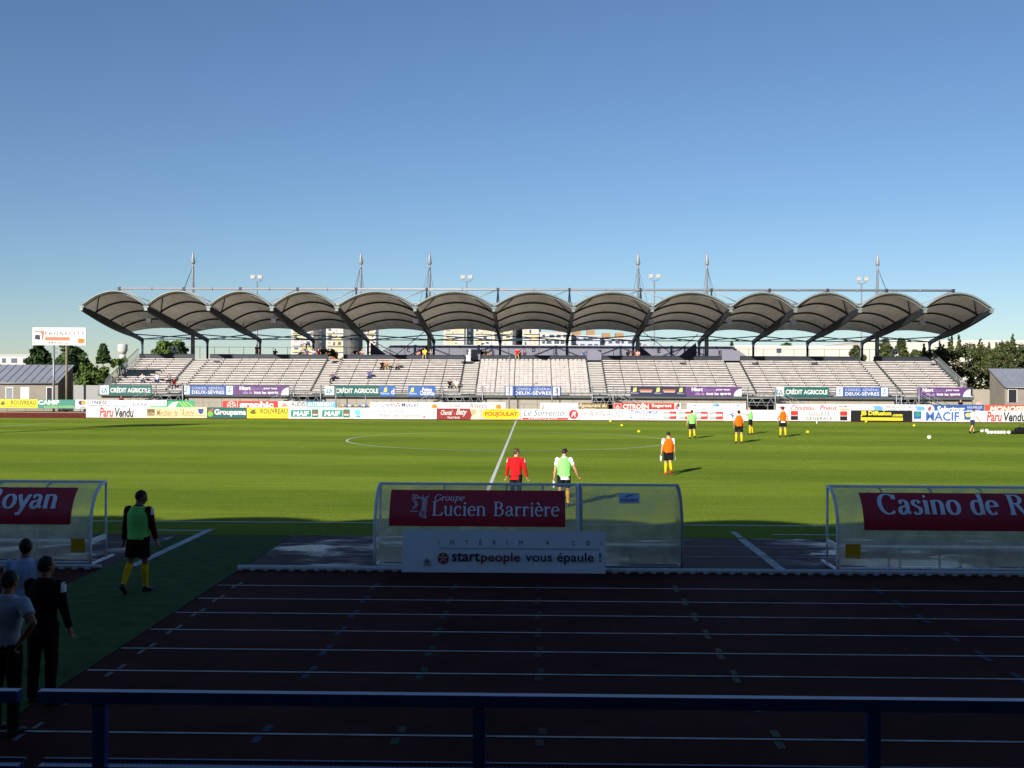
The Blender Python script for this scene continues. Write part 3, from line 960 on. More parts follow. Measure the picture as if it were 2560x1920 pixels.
f.rect(1092, 1094.5, 0, 1, (120, 30, 34)); f.text('Chantal', 1102, 1131, .4, .84, W_, .015, .4); f.rect(1134, 1138, .5, .58, (220, 110, 60)); f.text('Baty', 1140, 1168, .26, .96, W_, .015, .4); f.text('TRAITEUR', 1118, 1150, .06, .24, W_, .03, 0, 1.2)
f.poly([(1176, 0), (1202, 0), (1202, 1), (1174, 1), (1180, .4)], (236, 206, 180)); f.disc(1184, .66, 7, .28, (226, 176, 126)); f.disc(1194, .45, 6, .2, (244, 228, 200))
f = fb(1202, 1303, (190, 190, 182), 'grey board with a yellow oval lettered in orange, beside the halfway line')
f.put('emblem', [(arc(1222, .5, 17, .47, 90, 270, 14) + arc(1283, .5, 17, .47, -90, 90, 14), [tuple(range(30))])], (246, 214, 20))
f.text('POUJOULAT', 1212, 1294, .2, .72, (222, 100, 30), .045); dots(f, 1222, 1262, .8, .86, (222, 140, 40), 10)
f = fb(1303, 1452, W_, 'white board with slate italic lettering and red disc, right of the halfway line')
f.text('Le Sorrento', 1309, 1410, .36, .94, (84, 116, 128), .0, .25); f.rect(1306, 1420, .02, .18, (206, 62, 50)); f.text('LIMOUZIN', 1322, 1392, .04, .24, W_, .02, 0, 1.3)
f.disc(1434, .5, 11.5, .42, (204, 54, 64)); f.text('R', 1428, 1440, .28, .74, W_, .02, .3)
f = fb(1452, 1572, W_, 'white board with thin pale grey outlined capitals, on the touchline')
f.text('RAYNAUD', 1459, 1558, .3, .86, (190, 192, 198), -.008, .25, 1.15); dots(f, 1478, 1500, .16, .22, (226, 190, 190), 6)
f = fb(1572, 1656, W_, 'white board with small blue capitals in two lines, on the touchline')
f.text('PRO COMFORT', 1588, 1650, .58, .9, (84, 112, 184), .02, 0, 1.1); f.text('FRANCE', 1604, 1636, .34, .5, (90, 110, 170), .0, 0, 1.5)
f.rect(1576, 1584, .84, .92, (80, 110, 180)); f.poly([(1576, .12), (1576, .3), (1584, .28), (1578, .2)], (80, 110, 180)); f.text('Tel 05 49 00 00', 1590, 1650, .06, .2, (120, 130, 180), .0)
f = fb(1656, 1810, W_, 'white board with four grey and red squares, behind the player in green')
for a in (1658, 1697, 1736, 1774):
    f.rect(a, a + 16, .12, .82, (176, 184, 184)); f.rect(a + 16, a + 33, .12, .82, (206, 66, 62)); f.poly([(a + 2, .34), (a + 31, .4), (a + 32, .6), (a + 20, .62), (a + 2, .52)], W_)
f = fb(1810, 1974, W_, 'long white board with a thin blue zigzag and line, on the touchline')
f.poly([(1812, .46), (1828, .62), (1834, .9), (1831, .55), (1836, .52), (1832, .2), (1829, .5), (1824, .5)], (62, 110, 190)); f.rect(1838, 1970, .3, .34, (120, 150, 200)); f.text('f', 1838, 1842, .4, .9, (90, 130, 200), 0, .3)
f = fb(1974, 2127, W_, 'white board with grey capitals between two red and black squares')
for a in (1977, 2100):
    f.rect(a, a + 18, .5, .92, (214, 52, 44)); f.rect(a, a + 18, .08, .46, K_); f.rect(a, a + 18, .46, .5, W_)
f.text('SOCIÉTÉ', 2021, 2074, .6, .94, (128, 126, 128), -.004, 0, 1.25); f.rect(2021, 2074, .52, .56, (150, 150, 160)); f.text('GÉNÉRALE', 2014, 2080, .1, .46, (120, 120, 122), -.002, 0, 1.15)
f = fb(2127, 2281, K_, 'black touchline board with yellow lettering over a yellow strip')
f.text('JB Diffusion', 2151, 2228, .44, .96, (236, 220, 50), .04); f.text('.com', 2230, 2256, .46, .68, (236, 220, 50), .04); f.rect(2152, 2257, .08, .36, (236, 220, 50)); f.text("PUBLICITE PAR L'OBJET", 2158, 2250, .14, .28, (170, 160, 40), .0)
f = fb(2281, 2445, W_, 'white board with large blue capitals and two square emblems')
f.rect(2284, 2303, .24, .94, (44, 104, 176)); f.disc(2294, .66, 6, .22, (50, 150, 120)); f.rect(2284, 2303, .06, .2, (190, 196, 230)); f.text('MACIF', 2315, 2398, .08, .9, (50, 104, 178), .02)
f.poly([(2409, .94), (2433, .94), (2431, .2), (2411, .2)], (52, 96, 150)); f.disc(2420, .62, 7, .2, (220, 200, 120)); f.rect(2412, 2431, .08, .16, (190, 196, 230))
f = fb(2445, 2640, W_, 'white board with red and black slanted lettering, rightmost of the touchline row')
f.text('Paru', 2467, 2505, .04, .94, (206, 74, 66), .03, .15); f.text('Vendu', 2509, 2565, .04, .9, (34, 50, 54), .03, .15)

# second row, hung on the perimeter fence
YS = 115.7; g2 = 'advertising boards on the perimeter fence'
fence = empty('perimeter_fence', (0, YS + .12, 0), 'low steel post fence between the red track and the grandstand', 'fence')
mb = MB()
for z in (1.12, .35):
    mb.tube([(-70, YS + .1, z), (70, YS + .1, z)], .03, 6)
mb.build('rail', STEEL, fence)
for k in range(70):
    x = -69 + k * 2
    mb = MB(); mb.tube([(x, YS + .1, 0), (x, YS + .1, 1.14)], .035, 6); mb.build('post', STEEL, fence)
def sb(x0, x1, rgb, label, yt=None, yb=None):
    xm = (x0 + x1) / 2
    t = 998 + xm * .0047 + 2.5 * min(1, xm / 900)
    return board(x0, x1, yt or t, yb or t + 21.5, YS, rgb, label, g2, thick=.04)
f = sb(-14, 94, (238, 222, 44), 'yellow fence board with olive lettering in front of the left hut')
f.text('ROUVREAU', 27, 90, .36, .88, (84, 86, 40), .02); f.poly([(0, .4), (4, .72), (12, .8), (10, .56), (17, .42), (6, .32)], (96, 100, 40)); f.text('Récupération - Recyclage', 4, 88, .08, .24, (120, 116, 40))
f = sb(94, 188, (62, 134, 118), 'sea green board with white capitals over pale green lettering')
f.text('CAMIF', 95, 148, .42, .94, W_, .04); f.text('collectivités', 110, 186, .02, .4, (150, 206, 110), .005)
f = sb(188, 285, W_, 'white board with navy capitals and a blue and orange disc, on the fence')
f.disc(202, .66, 6, .26, (60, 60, 110)); f.disc(209, .68, 5.5, .26, (236, 160, 40)); f.text('INEO', 231, 266, .54, .92, (40, 44, 92), .03, 0, 1.3); f.text('Réseaux Centre Ouest', 223, 276, .3, .44, (130, 130, 160)); f.text('INEO', 201, 214, .06, .2, (90, 90, 110))
f = sb(285, 417, (226, 232, 236), 'white and green board with thin grey script, on the fence')
f.poly([(285, 0), (317, 0), (316, .42), (300, .26), (286, .4)], (84, 190, 140)); f.poly([(375, 0), (416, 0), (416, .44), (400, .34), (376, .42)], (92, 196, 146)); f.text('Jolival', 330, 369, .1, .95, (110, 120, 140), -.004, .2); f.disc(347, .96, 1.2, .06, (240, 190, 80)); f.text('Jolival', 386, 406, .6, .72, (210, 150, 160))
f = sb(418, 486, (60, 168, 112), 'bright green board with a white flash and yellow lines, on the fence')
f.poly([(419, 0), (436, 0), (446, .9), (430, .74), (420, .3)], (232, 240, 236)); 
for a, b in ((446, 462), (456, 470), (464, 484)): f.poly([(a, .85), (a + 2, .9), (b, .3), (b - 2, .26)], (190, 216, 96))
f.text('les jus de fruits', 438, 482, .06, .3, (204, 220, 90), .02)
f = sb(556, 695, (208, 58, 46), 'red board with white lowercase lettering and a round white emblem')
f.disc(578.5, .48, 11.2, .5, (238, 200, 190)); f.disc(578.5, .48, 9.4, .42, (214, 80, 66))
f.put('emblem', [([(578.5 + 8.6 * math.cos(R(a + d)) * r, .48 + .38 * math.sin(R(a + d)) * r) for d, r in ((-9, .2), (-12, 1), (12, 1), (9, .2))], [(0, 1, 2, 3)]) for a in range(0, 360, 60)], (240, 226, 220))
f.rect(593, 594.4, 0, 1, W_); f.text('graphic', 598, 684, .02, .96, W_, .05)
f = sb(695, 766, W_, 'white board with a salmon roof shape and slate capitals')
f.poly([(701, .38), (711, .84), (722, .38)], (232, 140, 116)); f.text('AUDIS', 728, 763, .4, .96, (92, 96, 104), .012); f.text('MAISON CONSTRUCTION', 699, 762, .08, .24, (206, 198, 190))
f = sb(766, 839, (104, 178, 222), 'light blue board with white capitals over a cream strip')
f.rect(766, 825, 0, .36, (240, 218, 150)); f.text('AUTREMENT', 769, 835, .46, .92, W_, .035); f.text('LOCATION', 769, 818, .08, .3, (150, 116, 50), .02, 0, 1.5); f.disc(831, .2, 6, .2, (170, 212, 236))
f = sb(925, 1076, W_, 'white board with blue lettering split by small red dots')
f.text('Crédit', 953, 988, .44, .92, (94, 118, 170), .004, 0, 1.08); f.disc(995, .84, 2.2, .1, (214, 60, 60)); f.disc(991, .58, 2.2, .09, (214, 60, 60)); f.disc(999, .56, 2.2, .09, (214, 60, 60)); f.text('Mutuel', 1004, 1044, .44, .92, (94, 118, 170), .004, 0, 1.08)
f.rect(932, 944, .46, .54, (120, 160, 210)); f.rect(926, 950, .2, .3, (100, 140, 190)); f.rect(953, 963, .02, .32, (204, 70, 72)); f.text('2 agences à Niort', 968, 1042, .1, .24, (206, 206, 214))
f = sb(1076, 1264, W_, 'long white board with two orange discs and fine grey script')
for a in (1087, 1247):
    f.disc(a - 3, .5, 6, .26, (240, 190, 80)); f.disc(a, .5, 6.5, .28, (226, 132, 48)); f.poly([(a + 7.4, .32), (a + 8.4, .5), (a + 7.4, .68), (a + 8.8, .5)], (90, 80, 70))
f.text('Groupe', 1122, 1151, .34, .9, (150, 144, 160), -.008, .3); f.text('Antéus', 1172, 1218, .36, .94, (140, 134, 152), -.008, .3); f.text('Patrimoine - Finance', 1128, 1206, .12, .24, (206, 204, 210))
f = sb(1350, 1446, W_, 'white board with one small red mark at its left end')
f.poly([(1354, .2), (1358, .66), (1360, .8), (1359, .4), (1361, .24)], (214, 96, 90)); dots(f, 1366, 1440, .24, .36, (226, 182, 178), 12)
f = sb(1446, 1521, (118, 94, 62), 'brown board with cream italic lettering in two lines')
f.text('Restaurant du', 1448, 1517, .52, .94, (232, 220, 180), .012, .3); f.text('Donjon', 1452, 1488, .06, .48, (232, 220, 180), .012, .3); f.text('NIORT', 1492, 1516, .1, .34, (220, 206, 160), .012, .3)
f = sb(1533, 1686, (208, 52, 40), 'red board with white capitals and a framed double chevron')
f.poly([(1535, .06), (1553, .06), (1553, .96), (1535, .96)], (238, 214, 206)); f.rect(1536, 1552, .1, .92, (206, 52, 40))
for dz in (0, -.3): f.poly([(1538.5, .36 + dz + .1), (1544, .72 + dz + .1), (1549.5, .36 + dz + .1), (1549.5, .22 + dz + .1), (1544, .56 + dz + .1), (1538.5, .22 + dz + .1)], (238, 226, 220))
f.text('CITROËN', 1557, 1622, .34, 1.0, W_, .04); f.text('NIORT', 1568, 1612, .03, .24, W_, .03, .2, 1.2); f.text('Sogerest', 1629, 1679, .44, .94, W_, .03); f.rect(1628, 1686, 0, .28, (236, 140, 70))
f = sb(1686, 1702, W_, 'narrow white panel with a pink and grey portrait shape, ends the red board')
f.disc(1692, .5, 4, .4, (206, 120, 120)); f.disc(1696, .78, 3.2, .2, (64, 66, 84))
f = sb(1717, 1865, W_, 'white board with three small blue shapes along its top, blank below')
for a in (1737, 1845): f.poly([(a - 4, .8), (a + 2, .88), (a + 4, .74), (a, .68)], (70, 150, 204))
f.disc(1790, .82, 8, .16, (110, 180, 220)); f.disc(1795, .8, 4, .12, (60, 130, 190)); dots(f, 1770, 1820, .22, .3, (232, 230, 232), 8)
f = sb(1940, 2130, W_, 'white board with red italic lettering, behind the orange bibbed player at right')
f.disc(1956, .58, 10, .2, (180, 180, 190)); f.disc(1956, .58, 6, .12, (206, 60, 62)); f.rect(1946, 1962, .26, .34, (206, 70, 70)); f.text('Chouteau', 1978, 2036, .24, .88, (204, 72, 70), .01, .25); f.text('Pneus', 2049, 2092, .24, .88, (204, 72, 70), .01, .25)
f.text('PNEUMATIC', 2097, 2127, .62, .84, (110, 110, 116), .01); f.rect(2098, 2125, .14, .4, (230, 164, 64)); f.text('Services', 2102, 2121, .18, .36, (120, 80, 30), .01)
f = sb(2130, 2320, W_, 'white board with pale blue emblems and pale blue capitals')
for a in (2182, 2287):
    f.put('emblem', [(arc(a + 18, .5, 7, .3, -90, 90, 8) + [(a, .8), (a + 4, .5), (a + 2, .22)], [tuple(range(12))])], (98, 176, 222)); f.text('Echiré', a + 5, a + 21, .38, .62, (190, 220, 240), .01); f.rect(a - 6, a - 1, .47, .53, (220, 130, 140))
f.disc(2152, .56, 4, .3, (196, 222, 236)); f.text("LAITERIE D'ECHIRÉ", 2215, 2279, .1, .5, (150, 200, 232), .02); f.text('Beurre', 2215, 2279, .62, .84, (226, 224, 234))
f = sb(2320, 2460, (46, 88, 150), 'blue board with bold white italic lettering and a round white emblem')
f.disc(2323, .5, 13, .52, W_); f.poly([(2318, .3), (2322, .7), (2327, .84), (2328, .5), (2324, .26)], (170, 60, 80)); f.text('Selectour', 2342, 2412, .12, .86, W_, .04, .2); f.text('NOUVELLES', 2418, 2455, .56, .84, (196, 206, 226), .02); f.text('FRONTIERES', 2418, 2450, .16, .42, (196, 206, 226), .02)
f = sb(2462, 2640, (204, 84, 70), 'coral red board with outlined pale capitals at the right edge')
f.poly([(2466, .2), (2470, .9), (2477, .95), (2472, .4)], (226, 80, 50)); f.text('MONOSEM', 2474, 2575, .2, .86, (240, 214, 196), .05, .2)

# banners on the stand front
YBN = 118.82; g3 = 'banners on the stand front railing'
def bn(x0, x1, rgb, label, yt=None, h=24):
    xm = (x0 + x1) / 2; t = yt or (963 + (xm - 250) * .0026)
    return board(x0, x1, t, t + h, YBN, rgb, label, g3, thick=.02, cat='banner', name='banner')
def credit(x0, x1, label):
    f = bn(x0, x1, (24, 98, 92), label); w = x1 - x0
    f.rect(x0, x0 + w * .17, .04, .98, W_)
    f.poly([(x0 + w * .02, .3), (x0 + w * .055, .72), (x0 + w * .08, .72), (x0 + w * .05, .4), (x0 + w * .09, .2), (x0 + w * .04, .2)], (70, 160, 170))
    f.poly([(x0 + w * .07, .2), (x0 + w * .11, .8), (x0 + w * .145, .2), (x0 + w * .125, .2), (x0 + w * .11, .55), (x0 + w * .09, .2)], (40, 120, 120))
    f.text('CRÉDIT AGRICOLE', x0 + w * .2, x0 + w * .97, .24, .84, W_, .03)
def conseil(x0, x1, label, two=True):
    f = bn(x0, x1, (62, 92, 158), label); w = x1 - x0
    for a in ((x0 + 2,) if not two else (x0 + 2, x1 - 19)):
        f.rect(a, a + 16, .06, .96, W_); f.text('S', a + 3, a + 13, .3, .84, (60, 130, 190), .02, .3)
    e = x1 - 24 if two else x1 - 5
    f.text('CONSEIL GÉNÉRAL', x0 + 24, e, .58, .92, (206, 214, 232), .005, 0, 1.2); f.text('DEUX-SÈVRES', x0 + 24, e, .12, .56, W_, .02, 0, 1.05)
def niort(x0, x1, label):
    f = bn(x0, x1, (100, 66, 122), label); w = x1 - x0
    f.text('Niort', x0 + w * .1, x0 + w * .3, .52, .92, W_, .05); f.text('Sports', x0 + w * .31, x0 + w * .53, .42, .86, (150, 126, 166), .0); f.text('pour tous', x0 + w * .54, x0 + w * .78, .56, .82, W_, .03)
    f.text('ville de', x0 + w * .16, x0 + w * .33, .12, .42, (176, 156, 190), .02); f.text('tous', x0 + w * .36, x0 + w * .485, .14, .42, W_, .035); f.text('les', x0 + w * .51, x0 + w * .585, .14, .42, W_, .035); f.text('sports', x0 + w * .61, x0 + w * .8, .08, .42, W_, .035)
    f.put('emblem', [([(x1 - 1, .02), (x1 - 1, .82)] + arc(x1 - 1, .02, w * .14, .8, 90, 180, 10), [tuple(range(13))])], W_)
def poitou(x0, x1, label):
    f = bn(x0, x1, (60, 104, 176), label, h=26); w = x1 - x0
    f.poly([(x0 + 6, .4), (x0 + 8, .8), (x0 + 14, .88), (x0 + 15, .5), (x0 + 11, .42)], (222, 226, 90)); f.text('Région', x0 + 3, x0 + 22, .12, .4, (190, 206, 230), .02)
    f.text('Poitou', x0 + w * .52, x0 + w * .86, .46, .86, W_, .03); f.text('Charentes', x0 + w * .44, x1 - 2, .12, .56, W_, .03)
credit(250, 380, 'teal bank banner with white capitals at the left end of the stand')
conseil(456, 585, 'blue council banner with a white square at its left end, joined to a purple banner')
niort(585, 723, 'purple sports banner joined to the blue banner at the left of the stand')
credit(812, 950, 'teal bank banner with white capitals left of centre, under the dark seated spectators')
f = bn(950, 989, (60, 104, 176), 'short blue banner with folded right corner, joined to a teal banner', h=26)
f.poly([(959, .4), (961, .8), (967, .88), (968, .5), (964, .42)], (222, 226, 90)); f.text('Région', 952, 974, .12, .4, (190, 206, 230), .02); f.text('d', 978, 986, .2, .76, W_, .02)
poitou(1020, 1089, 'small blue regional banner with a yellow shape, hung alone left of the middle stairs')
conseil(1263, 1402, 'blue council banner with white squares at both ends, in the middle of the stand')
f = bn(1576, 1715, (46, 50, 76), 'dark navy banner with three yellow shapes and orange strips', yt=965.5, h=25)
for a in (1580, 1638, 1695):
    f.poly([(a + 2, .4), (a + 4, .82), (a + 11, .88), (a + 12, .5), (a + 7, .42)], (216, 220, 120)); f.text('Région', a - 2, a + 16, .16, .4, (160, 160, 176), .02)
for a in (1599, 1657): f.rect(a, a + 32, .5, .66, (222, 120, 66)); f.rect(a + 2, a + 30, .38, .48, (200, 196, 196))
niort(1715, 1855, 'purple sports banner joined to the dark navy banner')
credit(1937, 2073, 'teal bank banner with white capitals on the right part of the stand')
conseil(2089, 2222, 'blue council banner on the right part of the stand, beside the teal banner')
niort(2293, 2427, 'purple sports banner hung alone at the right end of the stand')

# billboard on posts at the left
f = board(81, 215.5, 819, 863, 117.3, W_, 'white billboard with grey and red capitals on two tall posts above the left hut', None, name='billboard', cat='billboard', thick=.12)
f.poly([(85, .80), (110, .80), (110, .6), (107, .28), (104.5, .28), (105, .64), (100, .74), (85, .745)], (206, 104, 60)); f.put('emblem', [([(88.5, .6), (100, .57), (100.5, .34), (98, .3), (87.5, .34), (87, .4)], [(0, 1, 2, 3, 4, 5)])], (36, 44, 64))
f.text('PHONE', 112.5, 169, .56, .78, (96, 98, 104), .006, 0, 1.5); f.text('CITY', 173, 211, .56, .78, (206, 110, 96), .006, 0, 1.5)
f.rect(113, 174, .27, .46, (214, 116, 74)); f.text('business solutions', 116, 172, .29, .43, (240, 190, 160), .0); f.text('05 49 79', 121, 140, .09, .18, (60, 66, 76), .01); f.text('00 00', 143, 174, .08, .17, (170, 172, 176), .0); f.rect(195.5, 211, .14, .38, (232, 118, 30), 'emblem'); f.text('orange', 196, 210, .07, .11, (200, 160, 140))
for x in (134.5, 166.5):
    c = P(x, 900, 117.42); mb = MB(); mb.tube([(c.x, 117.42, 0), (c.x, 117.42, f.z0 + .2)], .13, 8); mb.build('post', STEEL if x < 150 else M('rusty_post', (112, 104, 82), .7, .15), f.o)
for y in (871, 881):
    a, b = P(134.5, y, 117.42), P(166.5, y, 117.42); mb = MB(); mb.tube([a, b], .06, 6); mb.build('crossbar', STEEL, f.o)

# low striped hurdle bar behind the fence (steeplechase barrier)
hb = empty('hurdle', P(890, 1027, 116.6), 'low barrier with yellow, white and blue blocks behind the fence gap', 'hurdle')
cols = [(226, 196, 60), (70, 120, 190), (226, 222, 200), (70, 120, 190)]
for k in range(9):
    a = P(852 + k * 8.6, 1012, 116.6); b = P(852 + (k + 1) * 8.6, 1017, 116.6)
    mb = MB(); mb.box(a.x, 116.6, b.z, b.x - .004, 116.72, a.z); mb.build('bar_block', hexm(cols[k % 4]), hb)
for px in (853, 880, 906, 928):
    a = P(px, 1017, 116.66); mb = MB(); mb.tube([(a.x, 116.66, 0), (a.x, 116.66, a.z)], .04, 6); mb.build('leg', hexm((58, 84, 120)), hb)

# foreground board leaning on the kerb
f = board(1003, 1516, 1327, 1433, 21.52, (252, 252, 255), 'large pale grey board with navy and red lettering standing in front of the middle dugout', None, z0=.012, thick=.04)
f.text('INTÉRIM', 1095, 1307, .655, .79, (52, 56, 66), .0, 0, 4.6); f.text('&', 1366, 1373, .68, .765, (52, 56, 66), .0); f.text('CDI', 1430, 1505, .665, .765, (52, 56, 66), .0, 0, 5.2)
f.o.material_slots[0].material = M('board_white', (240, 240, 240), .5, .04, 1.2)
f.o.rotation_euler.x = R(-9)
f.rect(1096, 1498, .565, .575, (96, 100, 112), 'rule')
f.disc(1108, .335, 13.6, .13, (176, 58, 50))
f.put('emblem', [([(1108 + 10.6 * math.cos(R(90 + 72 * k + d)) * r, .335 + .101 * math.sin(R(90 + 72 * k + d)) * r) for d, r in ((-30, .2), (-17, .8), (-8, 1), (8, 1), (17, .8), (30, .2))], [tuple(range(6))]) for k in range(5)], (216, 214, 216))
f.text('start', 1130, 1200, .265, .475, (24, 34, 56), .014); f.text('people', 1203, 1301, .205, .475, (150, 52, 48), .014); f.text('vous épaule !', 1314, 1503, .205, .49, (24, 34, 56), .008)
f.disc(1068, .24, 8.6, .085, (226, 226, 228)); f.disc(1068, .25, 3, .03, K_)
f.put('emblem', [([(1068 + 8.6 * math.cos(R(a + d)) * r, .24 + .085 * math.sin(R(a + d)) * r) for d, r in ((-17, 1), (17, 1), (11, .72), (-11, .72))], [(0, 1, 2, 3)]) for a in (18, 90, 162, 234, 306)], K_)

# ------------------------------------------------------------------ dugouts
SHEET = clear_sheet_material('clear_sheet', (.95, .95, .86), .50)
SHEET2 = clear_sheet_material('cloudy_sheet', (.90, .92, .84), .44)
FRAME2 = M('grey_frame', (150, 156, 156), .5, .1, 2)
DY, DZ, DA, DB, DYC = 22.07, .75, .80, .90, 22.87
def prof(n=18):
    pts = [(DY, .02), (DY, .4), (DY, DZ)]
    pts += [(DYC - DA * math.cos(R(a)), DZ + DB * math.sin(R(a))) for a in [90 * k / n for k in range(1, n + 1)]]
    return pts
PROF = prof()
CUM = [0]
for a, b in zip(PROF, PROF[1:]): CUM.append(CUM[-1] + math.hypot(b[0] - a[0], b[1] - a[1]))
def at_s(s, off=0.0):
    s = max(0, min(s, CUM[-1] - 1e-6))
    for k in range(len(PROF) - 1):
        if s <= CUM[k + 1]:
            f = (s - CUM[k]) / (CUM[k + 1] - CUM[k]); break
    a, b = PROF[k], PROF[k + 1]
    y, z = a[0] + (b[0] - a[0]) * f, a[1] + (b[1] - a[1]) * f
    if z <= DZ: return y - off, z
    nx, nz = -(DYC - y) / DA ** 2, (z - DZ) / DB ** 2
    L = math.hypot(nx, nz)
    return y + nx / L * off, z + nz / L * off
def s_of_pix(py, px, off=.045):
    """arc length whose point is seen at picture row py in column px"""
    best = None
    for k in range(400):
        s = CUM[-1] * k / 399
        y, z = at_s(s, off); x = (px - 1334) * y / F
        v = ROT.transposed() @ (Vector((x, y, z)) - EYE)
        yy = 960 + F * v.y / v.z
        if best is None or abs(yy - py) < best[0]: best = (abs(yy - py), s)
    return best[1]
def curved(parent, name, x0, x1, s0, s1, off, mat, nx=1, back=.006):
    mb = MB(); ns = 16; vs = []
    for o in (off, off - back):
        for i in range(ns + 1):
            y, z = at_s(s0 + (s1 - s0) * i / ns, o)
            for j in range(nx + 1): vs.append((x0 + (x1 - x0) * j / nx, y, z))
    fs = []; w = nx + 1; m = (ns + 1) * w
    for i in range(ns):
        for j in range(nx):
            q = (i * w + j, i * w + j + 1, (i + 1) * w + j + 1, (i + 1) * w + j)
            fs.append(q); fs.append(tuple(m + v for v in q[::-1]))
    if back <= 0:
        vs = vs[:m]; fs = fs[0::2]
    mb.add(vs, fs, True)
    if back > 0:                                # edges on their own vertices so the face normals stay clean
        eg = []
        for i in range(ns):
            eg.append((i * w, (i + 1) * w, m + (i + 1) * w, m + i * w)); eg.append((i * w + nx, m + i * w + nx, m + (i + 1) * w + nx, (i + 1) * w + nx))
        eg.append((0, m, m + nx, nx)); eg.append((ns * w, ns * w + nx, m + ns * w + nx, m + ns * w))
        for q in eg: mb.add([vs[v] for v in q], [(0, 1, 2, 3)])
    return mb.build(name, mat, parent)
def curved_polys(parent, name, polys, fx, fs_, off, mat, layered=False):
    mb = MB()
    for q, (vs, fs) in enumerate(polys):
        pts = []
        for u, v in vs:
            y, z = at_s(fs_(v), off + (.0005 * (q % 7) if layered else 0)); pts.append((fx(u), y, z))
        mb.add(pts, fs)
    return mb.build(name, mat, parent)
MAROON = M('maroon_sign', (176, 28, 48), .4, .06, 1.5, spec=.4)
SIGNW = M('sign_white', (238, 238, 242), .5, .05, 2)
def dugout(x0, x1, label, ribs, frame, sheet, sides, rad=.028):
    o = empty('dugout', ((x0 + x1) / 2, DYC - .4, 0), label, 'dugout', 'team dugouts beside the pitch')
    pts = [Vector((0, y, z)) for y, z in PROF]
    for x in (x0, x1):
        mb = MB(); mb.tube([p + Vector((x, 0, 0)) for p in pts], rad * 1.25, 8, side=(1, 0, 0)); mb.build('end_frame', frame, o)
        mb = MB(); mb.tube([(x, DYC, 0), (x, DYC, DZ + DB)], rad, 8); mb.build('front_post', frame, o)
        mb = MB(); mb.box(x - .03, DY, .0, x + .03, DY + 1.2, .04); mb.build('base_plate', frame, o)
        mb = MB(); mb.box(x - .02, DY + .03, .44, x + .02, DYC - .03, .54); mb.build('end_bar', frame, o)
    mb = MB(); mb.tube([(x0, DYC, DZ + DB), (x1, DYC, DZ + DB)], rad, 8); mb.build('top_bar', frame, o)
    mb = MB(); mb.tube([(x0, DY, .06), (x1, DY, .06)], rad, 8); mb.build('bottom_bar', frame, o)
    for x in ribs:
        mb = MB(); mb.tube([p + Vector((x, .012, -.006)) for p in pts], rad * .75, 6, side=(1, 0, 0)); mb.build('rib', frame, o)
    curved(o, 'clear_panel', x0 + .02, x1 - .02, .1, CUM[-1] - .01, .03, sheet, 1, 0)
    if sides:
        for x in (x0 + .04, x1 - .04):
            mb = MB(); q = [(x, y + .03, z) for y, z in PROF if z > .1] + [(x, DYC, .12)]
            mb.prism(q, (1, 0, 0), .004); mb.build('side_panel', sheet, o)
    mb = MB(); mb.box(x0 + .06, DY + .12, .43, x1 - .06, DY + .46, .47)
    n = max(2, int((x1 - x0) / 1.2))
    be = mb.build('bench', M('bench_white', (196, 200, 202), .5, .06), o)
    for k in range(n + 1):
        x = x0 + .12 + (x1 - x0 - .24) * k / n
        mb = MB(); mb.box(x - .02, DY + .26, 0, x + .02, DY + .3, .425); mb.build('leg', frame, be)
    return o
s_lo, s_hi = s_of_pix(1316, 1200), s_of_pix(1225.5, 1200)
# middle dugout
m1 = dugout(-3.24, .93, 'middle dugout with a maroon sign of white serif lettering', [-1.86, -.55, .2], ALU, SHEET, False)
sg = curved(m1, 'sign', -2.95, .66, s_lo, s_hi, .045, MAROON, 1)
def fx(a, b): return lambda u: a + (b - a) * u
def xs_(px, y=22.2): return (px - 1334) * y / F
H = s_hi - s_lo
sa, sb_ = s_of_pix(1289.5, 1240, .058), s_of_pix(1255, 1240, .058)
polys = serif_poly('Lucien Barrière', .095, .04)
curved_polys(sg, 'lettering', polys, fx(xs_(1083), xs_(1400)), lambda v: sa + (sb_ - sa) * v / .7, .058, SIGNW, True)
sc, sd_ = s_of_pix(1252, 1120, .058), s_of_pix(1236.5, 1120, .058)
polys = serif_poly('Groupe', .085, .045, .25)
curved_polys(sg, 'lettering', polys, fx(xs_(1087), xs_(1162)), lambda v: sc + (sd_ - sc) * v / .7, .058, SIGNW, True)
# emblem: tilted book-like tower, rays, dash and bird-like mark drawn as thin strokes
def strokes(lines_, w=.012):
    out = []
    for ln in lines_:
        for (ax, ay), (bx, by) in zip(ln, ln[1:]):
            L = math.hypot(bx - ax, (by - ay)) or 1; nx, ny = -(by - ay) / L * w, (bx - ax) / L * w
            out.append(([(ax + nx, ay + ny), (bx + nx, by + ny), (bx - nx, by - ny), (ax - nx, ay - ny)], [(0, 1, 2, 3)]))
    return out
em = [[(.50, .15), (.56, .80)], [(.50, .15), (.78, .06)], [(.78, .06), (.86, .92)], [(.56, .80), (.62, .90)], [(.54, .32), (.82, .30)], [(.60, .34), (.62, .82), (.68, .70), (.74, .84), (.72, .34)], [(.64, .34), (.66, .74)], [(.68, .34), (.69, .7)], [(.76, .34), (.80, .86)],
      [(.55, .28), (.56, .16)], [(.62, .28), (.62, .13)], [(.70, .28), (.70, .11)], [(.76, .28), (.76, .1)], [(.1, .3), (.42, .3)], [(.16, .92), (.4, .86), (.56, .72)], [(.16, .92), (.2, .8), (.14, .76), (.5, .78)], [(.26, .88), (.3, .78)], [(.36, .86), (.4, .78)]]
for k in range(9):
    a = R(-75 + 150 * k / 8); em.append([(.16 + .12 * math.cos(a), .54 + .1 * math.sin(a)), (.16 + .26 * math.cos(a), .54 + .2 * math.sin(a))])
